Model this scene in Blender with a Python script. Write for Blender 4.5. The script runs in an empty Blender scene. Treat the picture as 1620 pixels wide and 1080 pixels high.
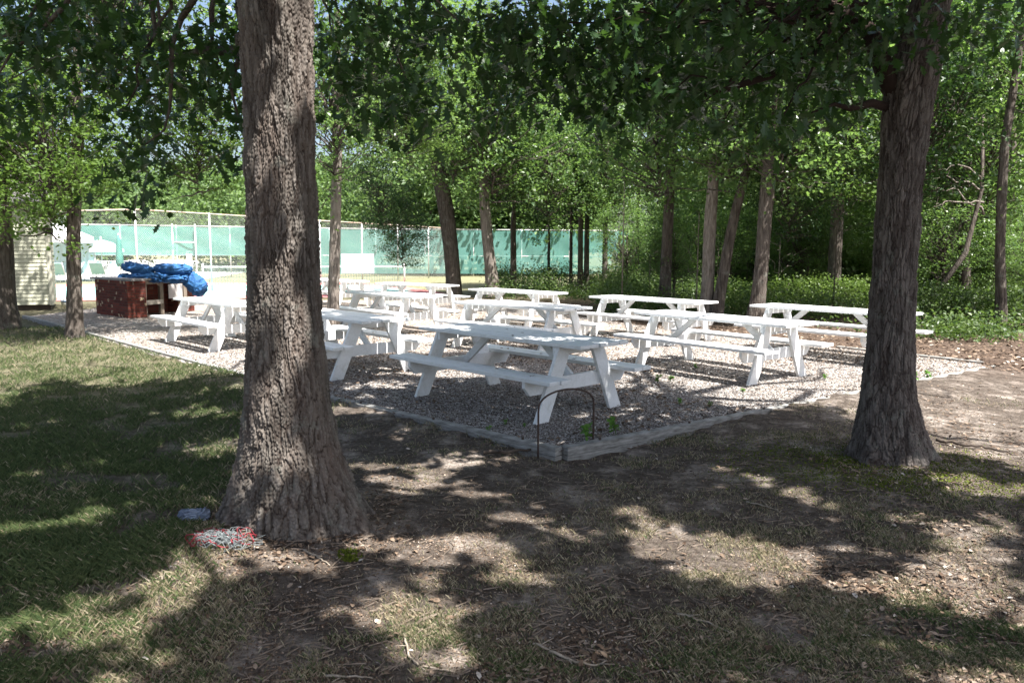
import bpy, bmesh, math, random
import numpy as np
from mathutils import Vector, Matrix
C = bpy.context
R = math.radians
# ---------------------------------------------------------------- camera
F, HZ, CH, ROLL = 1194.0, 396.4, 1.661, 0.0052
PITCH = math.atan((540-HZ)/F)
sc = C.scene
cam = bpy.data.objects.new('camera', bpy.data.cameras.new('camera'))
sc.collection.objects.link(cam); sc.camera = cam
cam.data.sensor_width = 36; cam.data.lens = F/1620*36
cam.data.clip_start = .05; cam.data.clip_end = 2000
cam.matrix_world = Matrix.Translation((0, 0, CH)) @ Matrix.Rotation(R(90)-PITCH, 4, 'X') @ Matrix.Rotation(ROLL, 4, 'Z')
cam.data.dof.use_dof = True; cam.data.dof.focus_distance = 6.5; cam.data.dof.aperture_fstop = 5.6
# ---------------------------------------------------------------- world, sun
SUN = Vector((.34, -.34, .92)).normalized()
w = bpy.data.worlds.new('World'); sc.world = w; w.use_nodes = True
nt = w.node_tree; bg = nt.nodes['Background']
sky = nt.nodes.new('ShaderNodeTexSky'); sky.sky_type = 'NISHITA'; sky.sun_disc = False
sky.sun_elevation = math.asin(SUN.z); sky.sun_rotation = math.atan2(SUN.x, SUN.y)
sky.air_density = 1.0; sky.dust_density = 4.0; sky.ozone_density = 1.0
nt.links.new(sky.outputs[0], bg.inputs[0]); bg.inputs[1].default_value = .08
sl = bpy.data.lights.new('sun', 'SUN'); sl.energy = 5.0; sl.angle = R(.53); sl.color = (1, .965, .91)
so = bpy.data.objects.new('sun', sl); sc.collection.objects.link(so)
so.rotation_euler = SUN.to_track_quat('Z', 'Y').to_euler()
sc.view_settings.view_transform = 'Standard'; sc.view_settings.look = 'None'
sc.view_settings.gamma = 1; sc.view_settings.exposure = 1.7; sc.view_settings.use_curve_mapping = False
sc.cycles.max_bounces = 8; sc.cycles.diffuse_bounces = 4; sc.cycles.transmission_bounces = 5; sc.cycles.transparent_max_bounces = 16

# ---------------------------------------------------------------- projection helpers
def _ray(u, v):
    du, dv = u-810, v-540
    a = du*math.cos(ROLL)+dv*math.sin(ROLL); b = -du*math.sin(ROLL)+dv*math.cos(ROLL)
    x, z, y = a/F, -b/F, 1.0
    return Vector((x, y*math.cos(PITCH)+z*math.sin(PITCH), -y*math.sin(PITCH)+z*math.cos(PITCH)))
def at(u, v, z=0.):
    r = _ray(u, v); t = (z-CH)/r.z
    return Vector((r.x*t, r.y*t, z))
def aty(u, v, Y):
    r = _ray(u, v); t = Y/r.y
    return Vector((r.x*t, Y, CH+r.z*t))

# ---------------------------------------------------------------- object helpers
col = sc.collection
def tag(o, label=None, cat=None, group=None, kind=None):
    for k, v in (('label', label), ('category', cat), ('group', group), ('kind', kind)):
        if v: o[k] = v
    return o
def empty(name, loc, label=None, cat=None, group=None, rz=0):
    o = bpy.data.objects.new(name, None); col.objects.link(o); o.location = loc; o.rotation_euler.z = rz
    o.empty_display_size = .2
    return tag(o, label, cat, group)
def npmesh(name, verts, faces, mat=None, parent=None, smooth=False, loc=None, fl=None):
    """verts (n,3); faces (m,k) array (or flat list with loop counts fl)"""
    me = bpy.data.meshes.new(name)
    verts = np.asarray(verts, dtype=np.float32)
    me.vertices.add(len(verts)); me.vertices.foreach_set('co', verts.ravel())
    if fl is None:
        faces = np.asarray(faces, dtype=np.int32); m, k = faces.shape
        cnt = np.full(m, k, dtype=np.int32)
    else:
        cnt = np.asarray(fl, dtype=np.int32); faces = np.asarray(faces, dtype=np.int32); m = len(cnt)
    st = np.zeros(m, dtype=np.int32); st[1:] = np.cumsum(cnt)[:-1]
    me.loops.add(int(cnt.sum())); me.loops.foreach_set('vertex_index', faces.ravel())
    me.polygons.add(m); me.polygons.foreach_set('loop_start', st); me.polygons.foreach_set('loop_total', cnt)
    me.polygons.foreach_set('use_smooth', np.full(m, bool(smooth)))
    me.update(calc_edges=True); me.validate()
    if mat: me.materials.append(mat)
    o = bpy.data.objects.new(name, me); col.objects.link(o)
    if parent: o.parent = parent
    if loc is not None: o.location = loc
    return o
class MB:
    def __init__(s): s.v = []; s.f = []; s.c = []
    def add(s, vs, fs):
        b = len(s.v); s.v += [tuple(v) for v in vs]
        for f in fs: s.f += [i+b for i in f]; s.c.append(len(f))
    def box(s, x0, x1, y0, y1, z0, z1, M=None, bev=0.):
        if bev <= 0:
            vs = [Vector((x, y, z)) for z in (z0, z1) for y in (y0, y1) for x in (x0, x1)]
            fs = [(0, 2, 3, 1), (4, 5, 7, 6), (0, 1, 5, 4), (2, 6, 7, 3), (0, 4, 6, 2), (1, 3, 7, 5)]
        else:
            bm = bmesh.new(); bmesh.ops.create_cube(bm, size=1)
            for v in bm.verts: v.co = Vector(((x0+x1)/2+v.co.x*(x1-x0), (y0+y1)/2+v.co.y*(y1-y0), (z0+z1)/2+v.co.z*(z1-z0)))
            bmesh.ops.bevel(bm, geom=bm.edges[:], offset=bev, segments=2, affect='EDGES', profile=.5)
            bm.verts.index_update(); vs = [v.co.copy() for v in bm.verts]; fs = [[v.index for v in f.verts] for f in bm.faces]; bm.free()
        if M: vs = [M @ v for v in vs]
        s.add(vs, fs); return s
    def beam(s, p, q, w, t, up=(0, 0, 1), bev=.003, cutz=None):
        """board from p to q; w = width across, t = thickness along 'up' reference"""
        p, q = Vector(p), Vector(q); d = (q-p); L = d.length; d.normalize(); up = Vector(up)
        a = d.cross(up).normalized(); b = a.cross(d).normalized()
        M = Matrix((( d.x, a.x, b.x, p.x), (d.y, a.y, b.y, p.y), (d.z, a.z, b.z, p.z), (0, 0, 0, 1)))
        return s.box(0, L, -w/2, w/2, -t/2, t/2, M, bev)
    def tube(s, pts, rad, n=10, cap=True):
        pts = [Vector(p) for p in pts]
        if not hasattr(rad, '__len__'): rad = [rad]*len(pts)
        vs = []; fs = []; pa = None
        for i, p in enumerate(pts):
            t = (pts[min(i+1, len(pts)-1)]-pts[max(i-1, 0)]).normalized()
            if pa is None: pa = t.cross(Vector((0, 0, 1)) if abs(t.z) < .9 else Vector((1, 0, 0))).normalized()
            else: pa = (pa-t*pa.dot(t)).normalized()
            b = t.cross(pa)
            for k in range(n):
                a = 2*math.pi*k/n; vs.append(p+(pa*math.cos(a)+b*math.sin(a))*rad[i])
        for i in range(len(pts)-1):
            for k in range(n):
                fs.append((i*n+k, i*n+(k+1) % n, (i+1)*n+(k+1) % n, (i+1)*n+k))
        if cap: fs.append(tuple(range(n-1, -1, -1))); fs.append(tuple((len(pts)-1)*n+k for k in range(n)))
        s.add(vs, fs); return s
    def build(s, name, mat, parent=None, smooth=False, loc=None):
        return npmesh(name, s.v, s.f, mat, parent, smooth, loc, fl=s.c)

# ---------------------------------------------------------------- materials
def newmat(name):
    m = bpy.data.materials.new(name); m.use_nodes = True; t = m.node_tree; t.nodes.clear()
    out = t.nodes.new('ShaderNodeOutputMaterial')
    return m, t, out
class N:
    def __init__(s, t): s.t = t
    def n(s, typ, ins=None, **kw):
        x = s.t.nodes.new(typ)
        for k, v in kw.items(): setattr(x, k, v)
        for k, v in (ins or {}).items():
            i = x.inputs[k]
            if isinstance(v, bpy.types.NodeSocket): s.t.links.new(v, i)
            else: i.default_value = v
        return x
    def noise(s, vec, scale, detail=4, rough=.55, out=0, **k):
        return s.n('ShaderNodeTexNoise', {'Vector': vec, 'Scale': scale, 'Detail': detail, 'Roughness': rough}, **k).outputs[out]
    def ramp(s, fac, stops, mode='LINEAR'):
        r = s.n('ShaderNodeValToRGB', {'Fac': fac}); e = r.color_ramp.elements; r.color_ramp.interpolation = mode
        while len(e) < len(stops): e.new(.5)
        for el, (p, c) in zip(e, stops): el.position = p; el.color = (*c, 1) if len(c) == 3 else c
        return r.outputs[0]
    def mix(s, f, a, b, blend='MIX'):
        x = s.n('ShaderNodeMix', data_type='RGBA', blend_type=blend)
        for i, v in ((0, f), (6, a), (7, b)):
            if isinstance(v, bpy.types.NodeSocket): s.t.links.new(v, x.inputs[i])
            else: x.inputs[i].default_value = v if i == 0 else ((*v, 1) if len(v) == 3 else v)
        return x.outputs[2]
    def math(s, op, a, b=0.):
        x = s.n('ShaderNodeMath', operation=op)
        for i, v in ((0, a), (1, b)):
            if isinstance(v, bpy.types.NodeSocket): s.t.links.new(v, x.inputs[i])
            else: x.inputs[i].default_value = v
        return x.outputs[0]
    def map(s, vec, scale): return s.n('ShaderNodeMapping', {'Vector': vec, 'Scale': scale}).outputs[0]
    def bump(s, h, dist, strength=1.): return s.n('ShaderNodeBump', {'Height': h, 'Distance': dist, 'Strength': strength}).outputs[0]
    def bsdf(s, out, color, rough=.8, normal=None, spec=.3, **kw):
        b = s.n('ShaderNodeBsdfPrincipled', {'Base Color': color if isinstance(color, bpy.types.NodeSocket) else (*color, 1), 'Roughness': rough, 'Specular IOR Level': spec, **kw})
        if normal is not None: s.t.links.new(normal, b.inputs['Normal'])
        s.t.links.new(b.outputs[0], out.inputs[0]); return b
def geo(n): return n.n('ShaderNodeNewGeometry')
def objc(n): return n.n('ShaderNodeTexCoord').outputs['Object']

def m_simple(name, c1, c2, scale=6, rough=.7, bump=.0, stretch=(1, 1, 1), spec=.3, metallic=0.):
    m, t, o = newmat(name); n = N(t); v = n.map(objc(n), stretch)
    f = n.noise(v, scale, 6, .6)
    c = n.mix(n.ramp(f, [(.3, (0, 0, 0)), (.7, (1, 1, 1))]), c1, c2)
    nm = n.bump(n.noise(v, scale*4, 4), bump) if bump else None
    n.bsdf(o, c, rough, nm, spec, Metallic=metallic); return m

def m_leaf(name, cols, trans=.45, rough=.42, clump=.7, spec=.35, tint=(.20, .34, .05)):
    m, t, o = newmat(name); n = N(t); g = geo(n)
    rnd = g.outputs['Random Per Island']
    c = n.ramp(rnd, [(i/(len(cols)-1), c_) for i, c_ in enumerate(cols)])
    cl = n.noise(g.outputs['Position'], clump, 2)
    hs = n.n('ShaderNodeHueSaturation', {'Color': c, 'Hue': .5, 'Saturation': 1.0, 'Value': n.math('MULTIPLY_ADD', cl, 1.0)})
    hs.inputs['Value'].default_value = 1
    mm = hs.inputs['Value'].links[0].from_node; mm.inputs[2].default_value = .5
    c = hs.outputs[0]
    p = n.n('ShaderNodeBsdfPrincipled', {'Base Color': c, 'Roughness': rough, 'Specular IOR Level': spec})
    tc = n.mix(.5, c, tint, 'MIX')
    tr = n.n('ShaderNodeBsdfTranslucent', {'Color': tc})
    mx = n.n('ShaderNodeMixShader', {0: trans}); t.links.new(p.outputs[0], mx.inputs[1]); t.links.new(tr.outputs[0], mx.inputs[2])
    t.links.new(mx.outputs[0], o.inputs[0]); return m
LEAF_OAK = m_leaf('oak_leaf', [(.014, .036, .012), (.022, .052, .016), (.040, .086, .022), (.020, .048, .018)], .27, tint=(.12, .26, .03))
LEAF_MID = m_leaf('mid_leaf', [(.055, .11, .040), (.090, .165, .050), (.14, .225, .060), (.08, .15, .075)], .56, rough=.34, spec=.6, tint=(.22, .36, .06))
LEAF_PALE = m_leaf('pale_leaf', [(.05, .10, .022), (.085, .15, .03), (.12, .19, .04), (.07, .12, .03)], .48)
LEAF_FAR = m_leaf('far_leaf', [(.08, .135, .06), (.12, .19, .075), (.17, .25, .09)], .48, clump=.25)
LEAF_SHRUB = m_leaf('shrub_leaf', [(.03, .06, .018), (.06, .10, .03), (.11, .16, .05)], .35, clump=.8)
LEAF_SUNNY = m_leaf('sunny_shrub_leaf', [(.05, .09, .02), (.09, .15, .03), (.15, .21, .05)], .4, clump=1.5)  # lighter copy of the shrub leaf, sunlight put into its colour

def m_bark(name, dark, light, tint=(.16, .12, .10), disp=False, sc_=1., attr=False):
    m, t, o = newmat(name); n = N(t); p = objc(n)
    v = n.map(p, (1, 1, .16))
    f1 = n.noise(v, 22*sc_, 6, .65); f2 = n.noise(v, 6*sc_, 3)
    c = n.mix(n.ramp(f1, [(.36, (0, 0, 0)), (.62, (1, 1, 1))]), dark, light)
    c = n.mix(n.ramp(f2, [(.4, (0, 0, 0)), (.75, (.6, .6, .6))]), c, tint)
    sp = n.noise(p, 5, 5, .7)
    c = n.mix(n.ramp(sp, [(.57, (0, 0, 0)), (.68, (.5, .5, .5))]), c, (.21, .22, .19))
    if attr:
        at_ = n.n('ShaderNodeAttribute', attribute_name='plate').outputs['Fac']
        c = n.mix(n.ramp(at_, [(.10, (1, 1, 1)), (.45, (0, 0, 0))]), c, (.035, .024, .020))
        c = n.mix(n.ramp(at_, [(.7, (0, 0, 0)), (1., (.45, .45, .45))]), c, (.24, .215, .195))
    vo = n.n('ShaderNodeTexVoronoi', {'Vector': v, 'Scale': 26*sc_}, feature='DISTANCE_TO_EDGE').outputs[0]
    h = n.math('ADD', n.math('MULTIPLY', f1, .7), n.math('MULTIPLY', n.math('MINIMUM', vo, .25), 1.6))
    n.bsdf(o, c, .9, n.bump(h, .006 if disp else .02), .12); return m
BARK = m_bark('oak_bark', (.044, .037, .032), (.150, .135, .118), disp=True, attr=True)
BARK2 = m_bark('oak_bark_dark', (.045, .037, .034), (.165, .145, .132), (.085, .065, .058), disp=True, attr=True)
BARK_FAR = m_bark('bark_plain', (.045, .036, .031), (.15, .128, .110), (.10, .085, .075))
BARK_PALE = m_bark('bark_pale', (.10, .085, .072), (.30, .265, .235), (.2, .165, .14))

# ---------------------------------------------------------------- noise (numpy)
rng = np.random.default_rng(7)
def vnoise(x, y, seed=0, per=None):
    xi = np.floor(x).astype(np.int64); yi = np.floor(y).astype(np.int64); fx = x-xi; fy = y-yi
    fx = fx*fx*(3-2*fx); fy = fy*fy*(3-2*fy)
    def h(a, b):
        if per: a = a % per
        k = (a*374761393+b*668265263+seed*2147483647) & 0xffffffff
        k = ((k ^ (k >> 13))*1274126177) & 0xffffffff
        return ((k ^ (k >> 16)) & 0xffff)/65535.
    return (h(xi, yi)*(1-fx)+h(xi+1, yi)*fx)*(1-fy)+(h(xi, yi+1)*(1-fx)+h(xi+1, yi+1)*fx)*fy
def fbm(x, y, oct=4, seed=0):
    s = 0; a = .5
    for i in range(oct): s = s+a*vnoise(x*2**i, y*2**i, seed+i); a *= .5
    return s
def worley(x, y, per, seed=0):
    """F1, F2, cell id on jittered grid, x periodic with per cells"""
    xi = np.floor(x).astype(np.int64); yi = np.floor(y).astype(np.int64)
    f1 = np.full(x.shape, 9.); f2 = np.full(x.shape, 9.); cid = np.zeros(x.shape)
    def h(a, b, s):
        k = ((a % per)*374761393+b*668265263+(seed+s)*362437) & 0xffffffff
        k = ((k ^ (k >> 13))*1274126177) & 0xffffffff
        return ((k ^ (k >> 16)) & 0xffff)/65535.
    for dx in (-1, 0, 1):
        for dy in (-1, 0, 1):
            a = xi+dx; b = yi+dy
            d = np.hypot(a+h(a, b, 1)-x, b+h(a, b, 2)-y)
            m = d < f1; f2 = np.where(m, f1, np.minimum(f2, d)); cid = np.where(m, h(a, b, 3), cid); f1 = np.where(m, d, f1)
    return f1, f2, cid

# ---------------------------------------------------------------- ground heights, pad outline
PAD_PIX = [(884, 712), (530, 632), (240, 560), (38, 500), (150, 487), (420, 474), (700, 474), (860, 492), (1040, 517), (1324, 549), (1590, 578)]
PAD = [at(u, v) for u, v in PAD_PIX]
T1 = Vector((-1.24, 4.52, 0)); T2 = Vector((2.97, 6.02, 0))
CORN = PAD[0]
def ground_z(x, y):
    x = np.asarray(x, float); y = np.asarray(y, float)
    d = np.hypot(x-CORN.x, y-CORN.y)
    z = -.04-.06*np.exp(-(d/2.2)**2)
    r1 = np.hypot((x-T1.x), (y-T1.y)); z = z+.06*np.exp(-(r1/1.1)**2)
    r1 = np.hypot((x-T1.x+.75), (y-T1.y+.35)); z = z+.05*np.exp(-(r1/.7)**2)
    r2 = np.hypot((x-T2.x), (y-T2.y)); z = z+.07*np.exp(-(r2/.9)**2)
    ex, ey = PAD[10].x-CORN.x, PAD[10].y-CORN.y; el = math.hypot(ex, ey); s_ = ((x-CORN.x)*ex+(y-CORN.y)*ey)/el; pd = ((x-CORN.x)*ey-(y-CORN.y)*ex)/el
    z = z+(.062+.03*np.clip((s_-2.5)/1.5, 0, 1))*np.clip((s_-1.2)/1.2, 0, 1)*np.exp(-(pd/.9)**2)*(s_ < 9)
    ex, ey = PAD[1].x-CORN.x, PAD[1].y-CORN.y; el = math.hypot(ex, ey); s_ = ((x-CORN.x)*ex+(y-CORN.y)*ey)/el; pd = ((x-CORN.x)*ey-(y-CORN.y)*ex)/el
    z = z+.055*np.clip((s_+.1)/.8, 0, 1)*1.25*np.exp(-(pd/.7)**2)*(s_ < 14)
    near = np.clip(1-np.hypot(x, y)/30, 0, 1)
    z = z+near*(.05*(fbm(x*.7, y*.7, 3, 3)-.45)+.025*(fbm(x*3, y*3, 4, 9)-.45))
    return z
def inpoly(x, y, poly):
    x = np.asarray(x); y = np.asarray(y); r = np.zeros(x.shape, bool); n = len(poly)
    for i in range(n):
        a, b = poly[i], poly[(i+1) % n]
        c = ((a.y > y) != (b.y > y)) & (x < (b.x-a.x)*(y-a.y)/(b.y-a.y+1e-12)+a.x)
        r ^= c
    return r
# ---------------------------------------------------------------- ground
def m_ground():
    m, t, o = newmat('ground_soil'); n = N(t); p = geo(n).outputs['Position']
    f = n.noise(p, 2.2, 8, .65); f2 = n.noise(p, 26, 6, .7); f3 = n.noise(p, .6, 3); f4 = n.noise(p, 90, 3, .7)
    soil = n.mix(n.ramp(f2, [(.3, (0, 0, 0)), (.7, (1, 1, 1))]), (.050, .040, .033), (.21, .175, .148))
    sand = n.mix(f2, (.27, .23, .20), (.46, .40, .35))
    c = n.mix(n.ramp(f, [(.50, (0, 0, 0)), (.64, (1, 1, 1))]), soil, sand)
    sep = n.n('ShaderNodeSeparateXYZ', {0: p})
    # lawn green-straw on the left and behind
    gx = n.math('ADD', n.math('MULTIPLY', sep.outputs[0], -.55), n.math('MULTIPLY', n.noise(p, 1.1, 5, .6), 2.4))
    lawn = n.mix(f2, (.09, .10, .052), (.24, .215, .135))
    c = n.mix(n.ramp(gx, [(.0, (0, 0, 0)), (1, (1, 1, 1))]), c, lawn) if False else c
    mr = n.n('ShaderNodeMapRange', {'Value': gx, 1: 2.2, 2: 3.4}).outputs[0]
    c = n.mix(n.math('MULTIPLY', mr, .85), c, lawn)
    # leaf litter in the woods, to the right and beyond the pad
    wx = n.math('ADD', n.math('MULTIPLY', sep.outputs[1], .5), n.math('MULTIPLY', sep.outputs[0], .33))
    wm = n.n('ShaderNodeMapRange', {'Value': n.math('ADD', wx, f), 1: 7.3, 2: 8.3}).outputs[0]
    wm = n.math('MULTIPLY', wm, n.n('ShaderNodeMapRange', {'Value': sep.outputs[0], 1: -5., 2: -2.}).outputs[0])
    wm = n.math('MULTIPLY', wm, n.n('ShaderNodeMapRange', {'Value': sep.outputs[1], 1: 34., 2: 30.}).outputs[0])
    lit = n.mix(n.ramp(f2, [(.35, (0, 0, 0)), (.65, (1, 1, 1))]), (.05, .036, .028), (.18, .13, .10))
    c = n.mix(wm, c, lit)
    # far lawn
    fl = n.n('ShaderNodeMapRange', {'Value': sep.outputs[1], 1: 24., 2: 33.}).outputs[0]
    c = n.mix(fl, c, n.mix(f, (.17, .19, .09), (.33, .30, .20)))
    f5 = n.noise(p, 9, 6, .75); c = n.mix(n.ramp(f5, [(.40, (.6, .6, .6)), (.56, (0, 0, 0))]), c, (.045, .034, .027))
    h = n.math('ADD', n.math('ADD', n.math('MULTIPLY', f2, .6), n.math('MULTIPLY', f4, .4)), n.math('MULTIPLY', f5, 1.2))
    n.bsdf(o, c, .95, n.bump(h, .035), .1); return m
def build_ground():
    def axis(lo, hi, c, fine, n):
        t = np.linspace(-1, 1, n); k = 5.2
        s = np.sinh(k*t)/np.sinh(k)
        return np.where(s < 0, c+s*(c-lo), c+s*(hi-c))
    xs = axis(-400, 400, .3, 0, 420); ys = axis(-60, 900, 5.0, 0, 460)
    X, Y = np.meshgrid(xs, ys); Z = ground_z(X, Y)
    Z = np.where(inpoly(X, Y, [CORN.lerp(p, .985)+Vector((0, .03, 0)) for p in PAD]), -.14, Z)
    # outside of the view keep it flat
    ny, nx = X.shape; i = np.arange((ny-1)*nx).reshape(ny-1, nx)[:, :-1].ravel()
    f = np.stack([i, i+1, i+1+nx, i+nx], 1)
    o = npmesh('ground', np.stack([X.ravel(), Y.ravel(), Z.ravel()], 1), f, m_ground(), smooth=True)
    o['kind'] = 'structure'
build_ground()

def m_gravel():
    m, t, o = newmat('gravel_pad'); n = N(t); p = geo(n).outputs['Position']
    v = n.n('ShaderNodeTexVoronoi', {'Vector': p, 'Scale': 30., 'Randomness': 1.})
    c = n.ramp(n.n('ShaderNodeSeparateColor', {0: v.outputs['Color']}).outputs[0],
               [(0, (.14, .11, .095)), (.35, (.26, .22, .19)), (.7, (.38, .34, .31)), (1, (.52, .49, .45))])
    big = n.noise(p, .8, 4)
    c = n.mix(n.ramp(big, [(.45, (0, 0, 0)), (.7, (.45, .45, .45))]), c, (.27, .2, .15))
    n.bsdf(o, c, .9, n.bump(n.math('MULTIPLY', v.outputs['Distance'], -1.), .03), .15); return m
bm = bmesh.new(); vs = [bm.verts.new((p.x, p.y, -.012)) for p in PAD]; f = bm.faces.new(vs)
if f.normal.z < 0 or True:
    bm.normal_update()
    if f.normal.z < 0: bmesh.ops.reverse_faces(bm, faces=[f])
me = bpy.data.meshes.new('gravel_area'); bm.to_mesh(me); bm.free(); me.materials.append(m_gravel())
o = bpy.data.objects.new('gravel_area', me); col.objects.link(o); o['kind'] = 'structure'

# scattered stones / chips
def scatter_stones():
    n = 210000
    # more stones near the camera: sample by image position
    u = rng.uniform(-60, 1660, n*2); v = 396+rng.uniform(0, 1, n*2)**.75*(735-396)
    v = np.maximum(v, 470)
    X = np.empty(n*2); Y = np.empty(n*2)
    d = CH/((v-540)/F*math.cos(PITCH)+math.sin(PITCH)); Y = d*(math.cos(PITCH)-(v-540)/F*math.sin(PITCH)); X = (u-810)/F*d
    k = inpoly(X, Y, PAD) & (Y < 15.5); X, Y = X[k][:n], Y[k][:n]; n = len(X)
    base = np.array([[1, 0, 0], [0, 1, 0], [-1, 0, 0], [0, -1, 0], [0, 0, .7], [.7, .7, .1]], float)
    base[5] = [.62, .62, .15]
    base = base[:5]
    tri = np.array([[0, 1, 4], [1, 2, 4], [2, 3, 4], [3, 0, 4]])
    s = rng.uniform(.006, .015, n)*(1+np.clip(Y-8, 0, 8)*.05)
    V = base[None]*np.stack([s, s*rng.uniform(.4, 1, n), s*rng.uniform(.4, 1.1, n)], 1)[:, None]
    V = V*rng.uniform(.7, 1.3, V.shape)
    a = rng.uniform(0, 2*np.pi, n); ca, sa = np.cos(a)[:, None], np.sin(a)[:, None]
    tilt = rng.normal(0, .35, n)[:, None]
    z = V[:, :, 2]+V[:, :, 0]*np.sin(tilt)
    W = np.stack([V[:, :, 0]*ca-V[:, :, 1]*sa+X[:, None], V[:, :, 0]*sa+V[:, :, 1]*ca+Y[:, None], z-.008], 2)
    Fc = (np.arange(n)[:, None, None]*5+tri[None]).reshape(-1, 3)
    m, t, o = newmat('gravel_stone'); q = N(t); g = geo(q)
    c = q.ramp(g.outputs['Random Per Island'], [(0, (.04, .032, .028)), (.3, (.125, .108, .097)), (.6, (.225, .208, .196)), (.88, (.38, .368, .355)), (1, (.52, .51, .50))])
    q.bsdf(o, c, .85, None, .2)
    ob = npmesh('gravel_stones', W.reshape(-1, 3), Fc, m); ob['kind'] = 'stuff'
scatter_stones()

# ---------------------------------------------------------------- timber edging
WOOD_GREY = m_simple('weathered_timber', (.13, .125, .115), (.38, .375, .36), 9, .85, .004, (1, 1, 6), .15)
def edging(name, p, q, label, h=.075, w=.09, segs=3, low=-.12, stack=2, group='timbers edging the gravel'):
    """one stacked edging run made of boards laid end to end"""
    p, q = Vector(p), Vector(q); root = empty(name, p, label, 'garden edging', group)
    d = q-p; L = d.length; rz = math.atan2(d.y, d.x); root.rotation_euler.z = rz
    for k in range(stack):
        top = .025-k*(h+.003)
        mb = MB()
        for i in range(segs):
            x0 = L*i/segs+(.0 if k % 2 == 0 else 0); x1 = L*(i+1)/segs-.006
            mb.box(x0, x1, -w/2+random.uniform(-.004, .004), w/2, top-h, top, None, .006)
        mb.build('timber', WOOD_GREY, root)
    x = .4
    while x < min(L-.2, 6):
        MB().tube([(x, 0, .02), (x, 0, .045)], .012, 6).build('stake_head', m_dark, root); x += 1.15
m_dark = m_simple('dark_iron', (.05, .04, .035), (.10, .07, .055), 20, .7, .001)
random.seed(4)
edging('timber_edging', PAD[0], PAD[1], 'near grey timber edging running left from the corner to the big trunk')
edging('timber_edging', PAD[1], PAD[3], 'far left timber edging between lawn and gravel, behind the big trunk', segs=4)
edging('timber_edging', PAD[0]+(PAD[10]-PAD[0])*.0+Vector((.05, .03, 0)), PAD[10], 'timber edging along the right side of the gravel, toward the right trunk', segs=4)
edging('timber_edging', PAD[9], PAD[10], 'short far timber edging on the gravel behind the right trunk', stack=1, segs=2)

# ---------------------------------------------------------------- picnic tables
def m_paint(name='white_paint'):
    m, t, o = newmat(name); n = N(t); p = objc(n)
    v = n.map(p, (1.5, 14, 14)); f = n.noise(v, 3, 6, .65); g = n.noise(p, 9, 5, .7)
    c = n.mix(n.ramp(f, [(.35, (0, 0, 0)), (.75, (1, 1, 1))]), (.74, .76, .77), (.83, .85, .86))
    c = n.mix(n.ramp(g, [(.50, (0, 0, 0)), (.74, (.6, .6, .6))]), c, (.54, .55, .51))
    st = n.noise(n.map(p, (1., 30, 30)), 2.5, 6, .8); c = n.mix(n.ramp(st, [(.60, (0, 0, 0)), (.70, (.55, .55, .55))]), c, (.40, .38, .34))
    n.bsdf(o, c, .55, n.bump(f, .0015), .35); return m
PAINT = m_paint()
def make_table():
    root = empty('picnic_table', (0, 0, 0)); L = 1.27; a = .36
    def part(name, fn):
        mb = MB(); fn(mb); return mb.build(name, PAINT, root)
    def top(mb):
        for i in range(5):
            y = -.306+i*.153; e = random.uniform(-.010, .010); dz = random.uniform(-.002, .002)
            mb.box(-L+e, L+e, y-.0700, y+.0700, .722+dz, .76+dz, None, .005)
    part('tabletop', top)
    for s in (-1, 1):
        def bench(mb):
            for j in (0, 1):
                y = s*(.565+j*.153); e = random.uniform(-.010, .010)
                mb.box(-L+e, L+e, y-.0700, y+.0700, .417, .455, None, .004)
        part('bench_seat', bench)
    for e in (-1, 1):
        x = e*(L-a)
        part('table_cleat', lambda mb: mb.box(x-.02, x+.02, -.35, .35, .632, .720, None, .004))
        def sup(mb):  # bench support with ends cut off at an angle
            y1, z0, z1 = .775, .272, .415; b = []
            for xx in (x-.020, x+.020):
                b += [Vector((xx, -y1, z1)), Vector((xx, y1, z1)), Vector((xx, y1, z1-.06)), Vector((xx, y1-.07, z0)), Vector((xx, -y1+.07, z0)), Vector((xx, -y1, z1-.06))]
            mb.add(b, [(0, 1, 2, 3, 4, 5), (11, 10, 9, 8, 7, 6)]+[(i, i+6, (i+1) % 6+6, (i+1) % 6) for i in range(6)])
        part('bench_support', sup)
        for s in (-1, 1):
            def leg(mb):
                xo = x+e*.0415; hw = .092
                t0, b0 = s*.245, s*.575
                vs = []
                for xx in (xo-.019, xo+.019):
                    vs += [Vector((xx, t0-hw, .718)), Vector((xx, t0+hw, .718)), Vector((xx, b0+hw, -.01)), Vector((xx, b0-hw, -.01))]
                mb.add(vs, [(0, 1, 2, 3), (7, 6, 5, 4), (0, 4, 5, 1), (1, 5, 6, 2), (2, 6, 7, 3), (3, 7, 4, 0)])
            part('leg', leg)
        part('brace', lambda mb: mb.beam((x-e*.03, 0, .33), (x-e*.50, 0, .715), .085, .038, (0, 1, 0)))
    return root
def children(o): return [c for c in bpy.data.objects if c.parent == o]
def copy_tree(o, parent=None):
    c = o.copy(); col.objects.link(c)
    if parent: c.parent = parent
    for ch in children(o): copy_tree(ch, c)
    return c
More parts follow.
